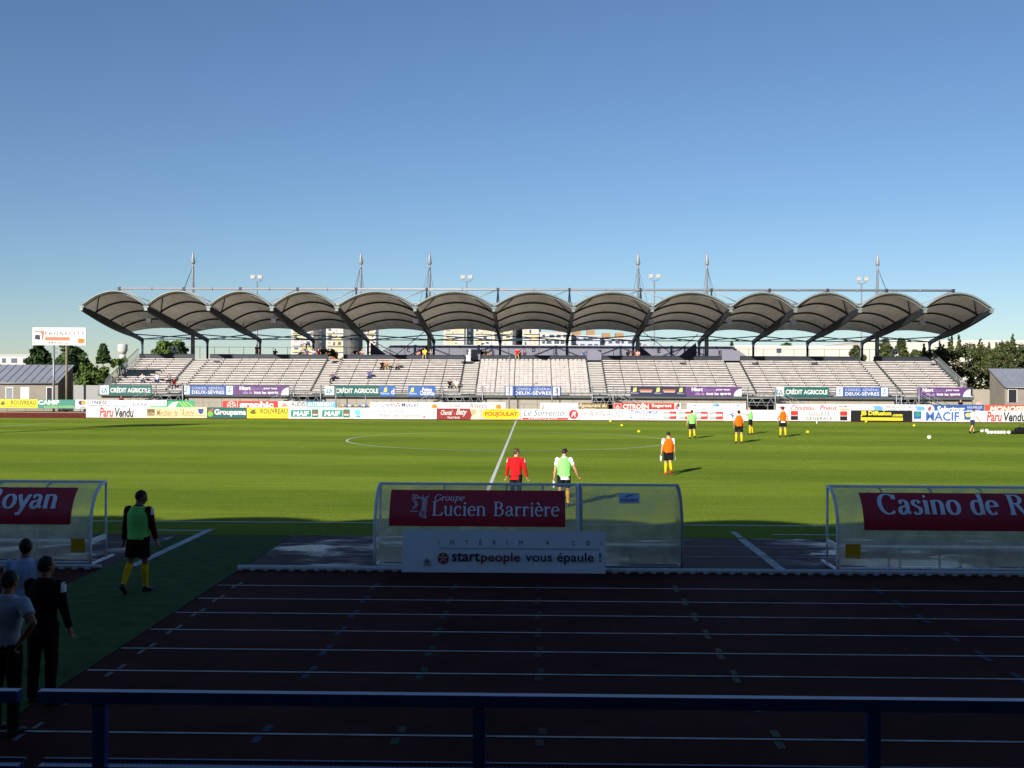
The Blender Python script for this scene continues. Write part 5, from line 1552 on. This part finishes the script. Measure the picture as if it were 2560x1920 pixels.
def figure_meshes(p, vox=.012, fingers=True):
    """returns {part: mesh}, hand positions; local frame faces +y, feet on z=0"""
    lean = p.get('lean', 4); hy, hp = p.get('head', (0, 0))
    parts = {k: MB() for k in ('body', 'top', 'bib', 'bottom', 'sockL', 'sockR', 'shoeL', 'shoeR', 'hair')}
    X1 = (1, 0, 0)
    def up(v): return rx(v, -lean)
    legs = {}
    for s, k in ((-1, 'L'), (1, 'R')):
        flex, knee, abd, foot = p.get('leg' + k, (0, 3, 3, 0))
        hip = Vector((s * .095, 0, 0)); t = rx((s * math.sin(R(abd)), 0, -math.cos(R(abd))), flex); kn = hip + t * .44
        t2 = rx((s * math.sin(R(abd)) * .3, 0, -1), flex - knee).normalized(); an = kn + t2 * .42
        fd = rx((0, 1, 0), -foot); fu = rx((0, 0, 1), -foot)
        out = Matrix.Rotation(R(-s * p.get('toe', 8)), 3, 'Z'); fd = out @ fd
        legs[k] = (hip, kn, an, fd, fu)
    low = min(min((l[2] - l[4] * .085 + l[3] * d).z for d in (-.06, .17)) for l in legs.values())
    lift = p.get('sit', None)
    off = Vector((0, 0, -low)) if lift is None else Vector((0, 0, lift))
    b = parts['body']
    torso = [((0, 0, -.09), (.12, .09)), ((0, 0, .0), (.165, .115)), ((0, 0, .14), (.145, .1)), ((0, .0, .33), (.178, .118)), ((0, 0, .45), (.188, .108)), ((0, -.005, .52), (.12, .08)), ((0, 0, .56), (.066, .066)), ((0, .015, .65), (.055, .06))]
    tp = [up(a) + off for a, _ in torso]; tr_ = [r for _, r in torso]
    b.tube(tp, tr_, 16, side=X1)
    hm = Matrix.Rotation(R(hy), 3, 'Z') @ Matrix.Rotation(R(hp), 3, 'X')
    hc = up((0, .014, .582)) + off
    def hd(v): return hc + hm @ Vector(v)
    b.ball(hd((0, .012, .135)), (.074, .094, .1), 14, 10, hm); b.ball(hd((0, .045, .065)), (.054, .06, .068), 12, 8, hm)
    b.ball(hd((0, .104, .1)), (.015, .022, .024), 8, 6, hm); b.ball(hd((0, .088, .06)), (.024, .018, .012), 8, 6, hm)
    for s in (-1, 1): b.ball(hd((s * .077, .0, .11)), (.012, .024, .034), 8, 6, hm)
    hr = parts['hair']
    for j in range(1):
        n, m = 20, 14; vs = []; fs = []
        for jj in range(m + 1):
            th = math.pi * jj / m
            for kk in range(n):
                ph = 2 * math.pi * kk / n; w = 1 + .03 * math.sin(7 * ph + 3 * jj)
                vs.append(Vector((.083 * math.sin(th) * math.cos(ph) * w, -.006 + .102 * math.sin(th) * math.sin(ph) * w, .142 + .107 * math.cos(th))))
        for jj in range(m):
            for kk in range(n):
                f = (jj * n + kk, (jj + 1) * n + kk, (jj + 1) * n + (kk + 1) % n, jj * n + (kk + 1) % n)
                cc = sum((vs[q] for q in f), Vector()) / 4
                if cc.z > .2 or (cc.y < .035 and cc.z > .1) or (cc.y < -.03 and cc.z > .045): fs.append(f)
        hr.add([hd(v) for v in vs], fs, True)
    hands = {}; arms_ = {}
    top = parts['top']; sl = p.get('sleeve', 'short')
    for s, k in ((-1, 'L'), (1, 'R')):
        flex, abd, elb, inn = p.get('arm' + k, (0, 10, 12, 0))
        sh = up((s * .198, 0, .482)) + off
        t = rx((s * math.sin(R(abd)), 0, -math.cos(R(abd))), flex); el = sh + t * .29
        t2 = rx((s * math.sin(R(abd)) * .7, 0, -math.cos(R(abd))), flex + elb)
        t2 = (Matrix.Rotation(R(-s * inn), 3, 'Z') @ t2).normalized() if inn else t2.normalized()
        if p.get('hip' + k): t2 = (up((s * .215, -.05, .06)) + off - el).normalized()
        wr = el + t2 * .25
        b.ball(sh, .06); b.tube([sh, sh.lerp(el, .4), el], [.056, .052, .04], 10); b.ball(el, .041); b.tube([el, el.lerp(wr, .35), wr], [.041, .042, .028], 10)
        hs = Vector((1, 0, 0)) if abs(t2.x) < .8 else Vector((0, 1, 0))
        hs = (hs - t2 * hs.dot(t2)).normalized(); hb = t2.cross(hs)      # hb: palm width direction
        pc = wr + t2 * .055
        b.tube([wr - t2 * .01, wr + t2 * .03, wr + t2 * .075, wr + t2 * .1], [(.02, .026), (.018, .04), (.017, .043), (.014, .038)], 10, side=hs)
        curl = p.get('curl', 25)
        if fingers:
            for q in range(4):
                base = wr + t2 * .095 + hb * (-.03 + .02 * q); Lf = (.026, .032, .03, .023)[q]; d = t2.copy(); pt = [base]
                for _ in range(3):
                    d = (Matrix.Rotation(R(curl) * s, 3, hb) @ d); pt.append(pt[-1] + d * Lf)
                b.tube(pt, [.0095, .009, .0085, .007], 6)
            th0 = wr + t2 * .04 - hb * .035; b.tube([th0, th0 - hb * .025 + t2 * .03, th0 - hb * .03 + t2 * .062], [.012, .011, .008], 6)
        hands[k] = wr + t2 * .11; arms_[k] = (sh, el)
        e1 = sh.lerp(el, .62) if sl == 'short' else el
        top.ball(sh, .072); top.tube([sh, e1], [.074, .066 if sl == 'short' else .055], 12)
        if sl == 'long': top.ball(el, .055); top.tube([el, wr - t2 * .01], [.056, .042], 12)
    tt = [((0, 0, -.05), (.178, .13)), ((0, 0, .03), (.18, .13)), ((0, 0, .16), (.165, .118)), ((0, 0, .33), (.196, .135)), ((0, 0, .45), (.204, .125)), ((0, -.005, .525), (.132, .092)), ((0, 0, .565), (.074, .074))]
    if p.get('untuck'): tt[0] = ((0, 0, -.12), (.19, .14))
    top.tube([up(a) + off for a, _ in tt], [r for _, r in tt], 18, side=X1)
    bb = [((0, 0, -.03), (.198, .15)), ((0, 0, .1), (.19, .142)), ((0, 0, .3), (.212, .152)), ((0, 0, .42), (.212, .145)), ((0, -.005, .5), (.158, .118)), ((0, -.005, .55), (.118, .1))]
    parts['bib'].tube([up(a) + off for a, _ in bb], [r for _, r in bb], 18, side=X1)
    bo = parts['bottom']; bo.tube([up((0, 0, .07)) + off, up((0, 0, -.01)) + off, off + Vector((0, 0, -.1))], [(.172, .125), (.182, .135), (.15, .12)], 16, side=X1)
    for k in 'LR':
        hip, kn, an, fd, fu = legs[k]; hip, kn, an = hip + off, kn + off, an + off
        b.tube([hip + Vector((0, 0, .03)), hip.lerp(kn, .35), kn], [.088, .078, .052], 12); b.ball(kn, .053)
        b.tube([kn, kn.lerp(an, .3) - fd * .012, an.lerp(kn, .15), an], [.052, .058, .036, .036], 12); b.tube([an - fd * .05 - fu * .04, an + fd * .06 - fu * .045, an + fd * .16 - fu * .06], [.036, .036, .025], 8)
        if p.get('bottom', 'shorts') == 'shorts':
            bo.tube([hip + Vector((0, 0, .02)), hip.lerp(kn, .45), hip.lerp(kn, .78)], [(.108, .112), (.104, .105), (.108, .108)], 14, side=X1)
        else:
            bo.tube([hip + Vector((0, 0, .02)), hip.lerp(kn, .5), kn, kn.lerp(an, .5), an - Vector((0, 0, .02))], [.108, .094, .074, .066, .062], 14)
        so = parts['sock' + k]; so.tube([kn.lerp(an, .06), kn.lerp(an, .3) - fd * .012, an.lerp(kn, .15), an - fu * .02], [.058, .065, .043, .045], 12)
        sh_ = parts['shoe' + k]; sh_.tube([an - fd * .075 - fu * .04, an - fd * .05 - fu * .045, an + fd * .03 - fu * .04, an + fd * .12 - fu * .055, an + fd * .18 - fu * .062], [(.03, .03), (.04, .044), (.045, .048), (.046, .034), (.03, .022)], 12)
        sh_.ball(an - fd * .01 - fu * .01, (.046, .05, .045), 10, 8)
    out = {}
    for k, mb in parts.items():
        if not mb.v: continue
        out[k] = mb.mesh('hair') if k == 'hair' else remesh(mb, vox, k)
        if k in ('top', 'bib', 'bottom'):          # loose folds
            me = out[k]; nr = [v.normal.copy() for v in me.vertices]
            for v, nn in zip(me.vertices, nr):
                q = v.co; d = noise.noise(Vector((q.x * 11, q.y * 11, q.z * 4.5)) + Vector((seed_of(p), 0, 0))) * .010 + noise.noise(Vector((q.x * 5, q.y * 5, q.z * 13))) * .006
                v.co = q + nn * d
            me.update()
    face = [hd((-.028, .088, .125)), hd((.028, .088, .125))]
    return out, hands, face, arms_
def child(name, me, mat, parent):
    o = bpy.data.objects.new(name, me)
    if not me.materials: me.materials.append(mat)
    o.material_slots[0].link = 'OBJECT'; o.material_slots[0].material = mat
    C.objects.link(o); o.parent = parent
    return o
def person(loc, face_deg, h, label, p, skin=SKIN, hair=HAIR, top=None, bib=None, bottom=None, sock=None, shoe=None, vox=.012, group=None, stripe=False):
    """face_deg: 0 looks away from the camera (+y), positive turns to the left"""
    ms, hands, eyes, arms_ = figure_meshes(p, vox)
    body = child('person', ms['body'], skin, None)
    s = h / 1.78
    body.location = loc; body.rotation_euler = (0, 0, R(face_deg)); body.scale = (s, s, s)
    tag(body, label, 'person', group)
    child('hair', ms['hair'], hair, body)
    if top: child('shirt', ms['top'], top, body)
    if bib: child('bib', ms['bib'], bib, body)
    if bottom: child('shorts' if p.get('bottom', 'shorts') == 'shorts' else 'trousers', ms['bottom'], bottom, body)
    for k in 'LR':
        if sock: child('sock', ms['sock' + k], sock, body)
        if shoe: child('shoe', ms['shoe' + k], shoe, body)
    if stripe:
        for k, sg_ in (('L', -1), ('R', 1)):
            a_, b_ = arms_[k]; d_ = (b_ - a_).normalized(); mb = MB(); n_ = 9; vs_ = []
            for q in range(4):
                cc = a_ + d_ * (-.045 + .04 * q)
                for j in range(n_):
                    an = R(-32 + 64 * j / (n_ - 1) + 8 * q); rr = (.066, .0785, .079, .0775)[q]
                    vs_.append(cc + Vector((sg_ * rr * math.cos(an), -rr * math.sin(an) * 1.0, 0)))
            mb.add(vs_, [(q * n_ + j, q * n_ + j + 1, (q + 1) * n_ + j + 1, (q + 1) * n_ + j) for q in range(3) for j in range(n_ - 1)], True)
            child('sleeve_stripe', mb.mesh('sleeve_stripe'), WTEE, body)
    for e in eyes:
        mb = MB(); mb.ball(e, .01, 8, 6); child('eye', mb.mesh('eye'), EYE_M, body)
    mw = Matrix.Translation(Vector(loc)) @ Matrix.Rotation(R(face_deg), 4, 'Z') @ Matrix.Scale(s, 4)
    return body, {k: mw @ v for k, v in hands.items()}
ORANGE = cloth('orange_bib', (240, 92, 8)); LIME = cloth('lime_bib', (128, 224, 110)); WTEE = cloth('white', (224, 224, 226)); BLK = cloth('black', (22, 22, 24)); RED = cloth('red', (190, 24, 28)); MAR = cloth('maroon', (86, 18, 26)); YSOCK = cloth('yellow_sock', (232, 178, 24)); NAVY = cloth('navy', (38, 46, 74)); LBLUE = cloth('pale_blue', (176, 190, 222)); LSHIRT = cloth('pale_grey', (172, 174, 186)); DTR = cloth('dark_trousers', (24, 23, 25))
SHOEK = M('black_boot', (24, 22, 24), .5, .1); SHOER = M('red_boot', (190, 44, 36), .5, .1)
gp = 'players warming up on the pitch'
def bottle(pos, label, tilt=0):
    mb = MB(); z0 = -.24
    mb.tube([(0, 0, z0), (0, 0, z0 + .02), (0, 0, -.06), (0, 0, -.02), (0, 0, .03)], [.03, .036, .036, .014, .013], 10)
    o = mb.build('water_bottle', M('bottle_plastic', (196, 212, 220), .15, .05, spec=.6), None, (0, 0, 0)); o.location = Vector(pos); o.rotation_euler = (R(tilt), R(tilt * .6), 0)
    mb = MB(); mb.tube([(0, 0, -.17), (0, 0, -.1)], .0372, 10); c = bpy.data.objects.new('label_band', mb.mesh('label_band')); c.data.materials.append(M('label_white', (230, 232, 236), .5, .05)); C.objects.link(c); c.parent = o
    mb = MB(); mb.tube([(0, 0, .03), (0, 0, .05)], .016, 8); c = bpy.data.objects.new('cap', mb.mesh('cap')); c.data.materials.append(M('cap_blue', (70, 110, 180), .5, .05)); C.objects.link(c); c.parent = o
    tag(o, label, 'bottle')
# near walker on the carpet
g = G(345, 1481)
person(g, -10, 1.84, 'person in green bib over dark red long sleeves walking on the carpet', dict(legL=(-9, 22, 2, 34), legR=(4, 3, 3, 0), armL=(-6, 9, 8, 0), armR=(4, 9, 14, 0), sleeve='long', lean=3, head=(-62, -12), untuck=1), SKIN2, HAIR, MAR, LIME, BLK, YSOCK, SHOEK, stripe=True)
# two people beyond the middle dugout
def head_place(x, yt, h):
    Y = 30.0
    for _ in range(30):
        z = P(x, yt, Y).z; Y *= (3.9 - h) / (3.9 - z)
    c = P(x, yt, Y); return Vector((c.x, Y, 0))
person(head_place(1290, 1119, 1.8), -8, 1.8, 'person in a red zip jacket walking beyond the middle dugout', dict(legL=(12, 6, 2, 0), legR=(-14, 14, 2, 20), armL=(8, 14, 14, 0), armR=(-4, 14, 26, 0), sleeve='long', head=(-50, -4), bottom='trousers', untuck=1), SKIN, HAIRB, RED, None, BLK, None, SHOEK, stripe=True)
_, hd2 = person(head_place(1410, 1119, 1.8), -6, 1.8, 'person in pale green bib and white T-shirt with a bottle beyond the middle dugout', dict(legL=(-14, 14, 2, 20), legR=(14, 6, 2, 0), armL=(2, 12, 12, 0), armR=(14, 24, 16, 0), head=(-18, -22), lean=5, untuck=1), SKIN, HAIR, WTEE, LIME, BLK, YSOCK, SHOEK)
bottle(hd2['L'], 'clear bottle in the left hand of the person in pale green bib')
g = G(1671, 1187)
_, hd3 = person(g, 4, 1.77, 'person in an orange bib and white T-shirt walking away with two bottles', dict(legL=(8, 8, 1, 0), legR=(-10, 34, -5, 42), armL=(3, 9, 10, 0), armR=(3, 9, 10, 0), head=(-14, -20), lean=5), SKIN, HAIR, WTEE, ORANGE, BLK, YSOCK, SHOER, group=gp)
bottle(hd3['L'], 'clear bottle in the left hand of the orange bibbed walker'); bottle(hd3['R'], 'clear bottle in the right hand of the orange bibbed walker')
g = G(1730, 1096.5)
person(g, 3, 1.88, 'person in green bib and black shorts, leftmost of the four far players', dict(legL=(4, 6, 3, 0), legR=(-8, 26, 2, 25), armL=(2, 12, 10, 0), armR=(4, 12, 12, 0), head=(0, -6)), SKIN, HAIR, LIME, LIME, BLK, YSOCK, SHOEK, group=gp)
g = G(1847, 1108)
person(g, -4, 2.02, 'person in orange bib standing with legs apart, nearest of the far players', dict(legL=(2, 4, 5, 0), legR=(-2, 6, 5, 0), armL=(6, 10, 30, -20), armR=(6, 10, 30, -20), head=(0, -4)), SKIN, HAIR, WTEE, ORANGE, BLK, YSOCK, SHOEK, group=gp)
g = G(1876, 1086)
person(g, 80, 1.98, 'person in a white T-shirt and green bib turned left with raised hands', dict(legL=(6, 8, 2, 0), legR=(-6, 8, 2, 5), armL=(50, 6, 60, -25), armR=(46, 6, 64, -25), head=(10, -4)), SKIN, HAIR, WTEE, LIME, BLK, YSOCK, SHOEK, group=gp)
g = G(1957, 1093)
person(g, 2, 2.05, 'person in orange bib and white T-shirt, rightmost of the four far players', dict(legL=(3, 4, 4, 0), legR=(-4, 8, 4, 8), armL=(10, 12, 40, -25), armR=(-4, 16, 20, 0), head=(0, -4), untuck=1), SKIN, HAIR, WTEE, ORANGE, BLK, YSOCK, SHOEK, group=gp)
g = G(2431, 1084)
person(g, -70, 1.84, 'person in a white shirt and navy shorts stepping beside the row of balls', dict(legL=(24, 20, 2, 0), legR=(-14, 20, 2, 30), armL=(10, 10, 20, 0), armR=(20, 8, 20, 0), head=(10, -14), lean=9), SKIN, HAIRB, WTEE, None, NAVY, None, SHOEK, group=gp)
# three people standing in the shade at the left
def trio(x, yt, h, Y=None):
    return head_place(x, yt, h)
person(head_place(61, 1345, 1.76), 6, 1.76, 'person in pale blue shirt, hindmost of three in the bottom left shade', dict(legL=(2, 3, 3, 0), legR=(-2, 4, 3, 0), armL=(8, 10, 30, -20), armR=(8, 10, 30, -20), bottom='trousers'), SKIN2, HAIR, LBLUE, None, DTR, None, SHOEK)
person(head_place(108, 1389, 1.76), -12, 1.76, 'person in black jacket with white shoulder stripe in the bottom left shade', dict(legL=(0, 3, 3, 0), legR=(0, 4, 3, 0), armL=(10, 8, 40, -30), armR=(4, 9, 12, 0), sleeve='long', bottom='trousers', untuck=1, head=(-20, 0)), SKIN2, HAIR, BLK, None, DTR, None, SHOEK, stripe=True)
person(head_place(14, 1420, 1.8), -14, 1.78, 'person in pale grey shirt with hands on hips, nearest of three in shade', dict(legL=(2, 3, 4, 0), legR=(-2, 4, 5, 0), armL=(-24, 44, 0, 0), armR=(-24, 44, 0, 0), hipL=1, hipR=1, bottom='trousers', head=(-6, -4)), SKIN2, HAIR, LSHIRT, None, DTR, None, SHOEK)

# spectators: three shared bodies, each copied with clothes of its own
SIT = dict(legL=(80, 78, 8, 0), legR=(78, 72, 8, 0), armL=(28, 10, 40, -20), armR=(28, 10, 40, -20), lean=10, bottom='trousers', sit=.0)
SIT2 = dict(legL=(82, 84, 12, 0), legR=(84, 70, 6, 0), armL=(44, 8, 50, -30), armR=(50, 14, 70, -30), lean=22, bottom='trousers', sit=.0, head=(20, 0))
STAND = dict(legL=(2, 3, 3, 0), legR=(-3, 4, 3, 0), armL=(20, 10, 60, -30), armR=(8, 10, 20, 0), bottom='trousers')
PR = [figure_meshes(q, .024, False)[0] for q in (SIT, SIT2, STAND)]
TOPS = {'black': BLK, 'white': WTEE, 'yellow': cloth('yellow', (214, 196, 60)), 'red': RED, 'blue': cloth('blue', (66, 84, 140)), 'brown': cloth('tan', (172, 126, 80)), 'pale blue': LBLUE, 'grey': cloth('grey', (124, 124, 130)), 'dark red': MAR, 'purple': cloth('purple', (84, 70, 104)), 'pink': cloth('pink', (206, 150, 146))}
gs = 'spectators sitting in the far grandstand'
def spectator(px, where, colour, label, kind=0, turn=0, trousers=DTR):
    """where: 'top' (behind the parapet), 'walk' (front walkway), 'ground' or the picture row of the hips"""
    ms = PR[kind]
    if where == 'top': pos = P(px, 880, 131.95); pos.z = 6.1 + (.5 if kind < 2 else 0)
    elif where == 'ledge': pos = P(px, 893, Y1S + .3); pos.z = 6.70
    elif where == 'ground': pos = P(px, 1005, 118.2); pos.z = 0
    else:
        best = min(range(NR), key=lambda r: abs(943 + (px - 1280) * .0042 - (Z0S + r * RIS + .38 - 3.9) * F / (Y0S + r * PIT + .43) - where))
        pos = P(px, where, Y0S + best * PIT + .44); pos.z = Z0S + best * RIS + .43
    body = child('spectator', ms['body'], SKIN, None)
    body.location = pos; body.rotation_euler = (0, 0, R(180 + turn)); tag(body, label, 'person', gs)
    child('hair', ms['hair'], rng.choice((HAIR, HAIR, HAIRB)), body); child('shirt', ms['top'], TOPS[colour], body); child('trousers', ms['bottom'], trousers, body)
    for k in 'LR': child('shoe', ms['shoe' + k], SHOEK, body)
JE = cloth('jeans', (58, 68, 96)); KH = cloth('khaki', (150, 136, 110))
for a in ((394, 950, 'pale blue', 'spectator in pale blue among the low left rows above the teal banner', 0, 0, JE), (356, 948, 'white', 'spectator in white at the far left of the low rows', 1, 20, JE), (425, 950, 'grey', 'grey clad spectator left of the one in dark red', 1, -10), (436, 962, 'dark red', 'spectator in dark red at the rail left of the blue banner', 0, 10),
          (833, 944, 'purple', 'spectator in purple on the first seats right of the left stairs', 1, -14), (924, 939, 'blue', 'spectator in blue sitting alone left of the middle', 0, 0, JE), (956, 917, 'black', 'spectator in black sitting beside one in tan', 0, 0), (967, 918, 'brown', 'spectator in tan sitting beside one in black', 1, 10, KH), (994, 918, 'grey', 'spectator in grey with pale sleeves right of the seated pair', 0, 0),
          (1125, 962, 'black', 'spectator in black shading the eyes, low beside the middle stairs', 1, 0), (1141, 963, 'white', 'spectator in white, low beside the middle stairs', 0, 0, KH),
          (1062, 'ledge', 'yellow', 'spectator in yellow on the parapet below the left raking wall', 0, 0, KH), (1293, 'ledge', 'red', 'spectator in red and yellow on the parapet right of the middle post', 0, 0, KH),
          (642, 'top', 'black', 'dark spectator standing at the back rail left of the twin towers', 2, 180), (687, 'top', 'black', 'dark spectator with a bag on the top walkway left of the towers', 1, 30), (768, 'top', 'purple', 'dark spectator under the palm on the top walkway', 0, 0), (784, 'top', 'pale blue', 'spectator in pale blue beside the palm on the top walkway', 1, 10, JE), (796, 'top', 'dark red', 'dark spectator left of the planter shrub', 0, 20), (822, 'top', 'black', 'dark spectator in front of the planter shrub', 0, -20),
          (888, 'top', 'black', 'dark spectator right of the white vertical post on the walkway', 0, 0), (905, 'top', 'pink', 'spectator in pink beneath the mast at the left raking wall', 1, 10), (1045, 'top', 'pink', 'spectator in pink, left end of the group at the raking wall', 0, 10), (1064, 'top', 'dark red', 'dark red clad spectator behind the one in yellow', 0, 0), (1078, 'top', 'grey', 'spectator in grey right of the one in yellow', 1, -10),
          (1204, 'top', 'black', 'leftmost of three spectators right of the white panel, in black', 0, 0), (1214.5, 'top', 'brown', 'middle one of three spectators right of the white panel, in tan', 0, 0), (1225, 'top', 'grey', 'rightmost of three spectators right of the white panel, in grey', 0, 0), (1300, 'top', 'grey', 'grey spectator behind the one in red', 0, -10), (1312, 'top', 'purple', 'purple clad spectator right of the pair in red and grey', 1, 0),
          (1460, 'top', 'blue', 'spectator in dark blue left of the middle grey bulkhead', 0, 0), (1570, 'top', 'grey', 'spectator in grey left of the right inner mast', 0, 0), (1583, 'top', 'dark red', 'spectator in dark red against the right inner mast', 1, 0), (1594, 'top', 'pink', 'spectator in pink just right of the right inner mast', 0, 0),
          (2401, 'ground', 'black', 'steward in black behind the fence below the right purple banner', 2, 0), (2447, 'ground', 'pink', 'steward in pink behind the blue fence board at right', 2, 0), (304, 'ground', 'dark red', 'steward in dark red behind the white fence boards at left', 2, 0)):
    spectator(*a)

# ------------------------------------------------------------------ balls, cones, bags, bottle on the grass
BALLM = M('ball_white', (226, 224, 216), .5, .05); PANEL = M('ball_panel', (60, 60, 66), .5, .1)
ball_proto = None
def football(x, y, label):
    global ball_proto
    g = G(x, y)
    if ball_proto is None:
        mb = MB(); mb.ball((0, 0, 0), .13, 20, 14); ball_proto = mb.build('football', BALLM, None, (0, 0, 0))
        phi = (1 + 5 ** .5) / 2
        for v in [(s1, s2 * phi, 0) for s1 in (-1, 1) for s2 in (-1, 1)] + [(0, s1, s2 * phi) for s1 in (-1, 1) for s2 in (-1, 1)] + [(s2 * phi, 0, s1) for s1 in (-1, 1) for s2 in (-1, 1)]:
            n = Vector(v).normalized(); a = n.orthogonal().normalized(); b = n.cross(a); mb = MB()
            mb.add([n * .1312] + [(n * .125 + (a * math.cos(6.283 * k / 5) + b * math.sin(6.283 * k / 5)) * .036).normalized() * .131 for k in range(5)], [(0, 1 + k, 1 + (k + 1) % 5) for k in range(5)])
            c = bpy.data.objects.new('patch', mb.mesh('patch')); c.data.materials.append(PANEL); C.objects.link(c); c.parent = ball_proto
        o = ball_proto
    else: o = copy_tree(ball_proto)
    o.location = (g.x, g.y, .13); o.rotation_euler = (rng.uniform(0, 3), rng.uniform(0, 3), 0)
    tag(o, label, 'ball', 'footballs on the pitch')
football(2323, 1098, 'white football lying alone on the grass at right')
football(2455, 1081.5, 'white football just right of the stepping person')
football(2466.5, 1081, 'white football at the back of the row beside the black bag, left end')
for k, (x, w) in enumerate(((2471, 'first'), (2479, 'second'), (2488, 'third'), (2496, 'fourth'), (2503, 'fifth'), (2511, 'sixth'), (2522, 'last'))):
    football(x, 1085.5, '%s white football from the left in the front line beside the black bags' % w)
BAG = cloth('bag', (20, 20, 22))
for x, w, h, l in ((2533, .5, .22, 'small black bag lying right of the row of footballs'), (2555, 1.0, .5, 'larger black bag at the right edge beside the footballs')):
    g = G(x, 1085); o = empty('sports_bag', g, l, 'bag', None)
    mb = MB(); mb.tube([(g.x - w * .5, g.y, h * .45), (g.x - w * .3, g.y, h * .5), (g.x + w * .3, g.y, h * .48), (g.x + w * .5, g.y, h * .4)], [(.12, h * .35), (.2, h * .48), (.2, h * .48), (.12, h * .33)], 12, side=(0, 1, 0)); mb.build('body', BAG, o)
    mb = MB(); mb.tube([(g.x - w * .2, g.y, h * .9), (g.x - w * .1, g.y, h * 1.35), (g.x + w * .1, g.y, h * 1.35), (g.x + w * .2, g.y, h * .9)], .02, 6); mb.build('handle', BAG, o)
CONE = M('yellow_marker', (232, 206, 30), .5, .05)
for x, y, l in ((1526, 1054, 'yellow marker cone nearest the touchline boards'), (1554.5, 1064.5, 'yellow marker cone, middle of the slanting three'), (1597, 1080, 'yellow marker cone just behind the orange bibbed walker'), (2019, 1081, 'yellow marker cone right of the far players'), (2285, 1065, 'small yellow marker cone near the right hand boards'), (2165, 1055, 'yellow marker cone in front of the black board')):
    g = G(x, y); mb = MB(); mb.tube([g, g + Vector((0, 0, .02)), g + Vector((0, 0, .12)), g + Vector((0, 0, .13))], [.13, .12, .05, .04], 14)
    tag(mb.build('marker_cone', CONE, None, g), l, 'marker cone', 'yellow training markers')
g = G(2042, 1060); bottle(g + Vector((0, 0, .26)), 'clear bottle standing on the grass right of the far players', 0)
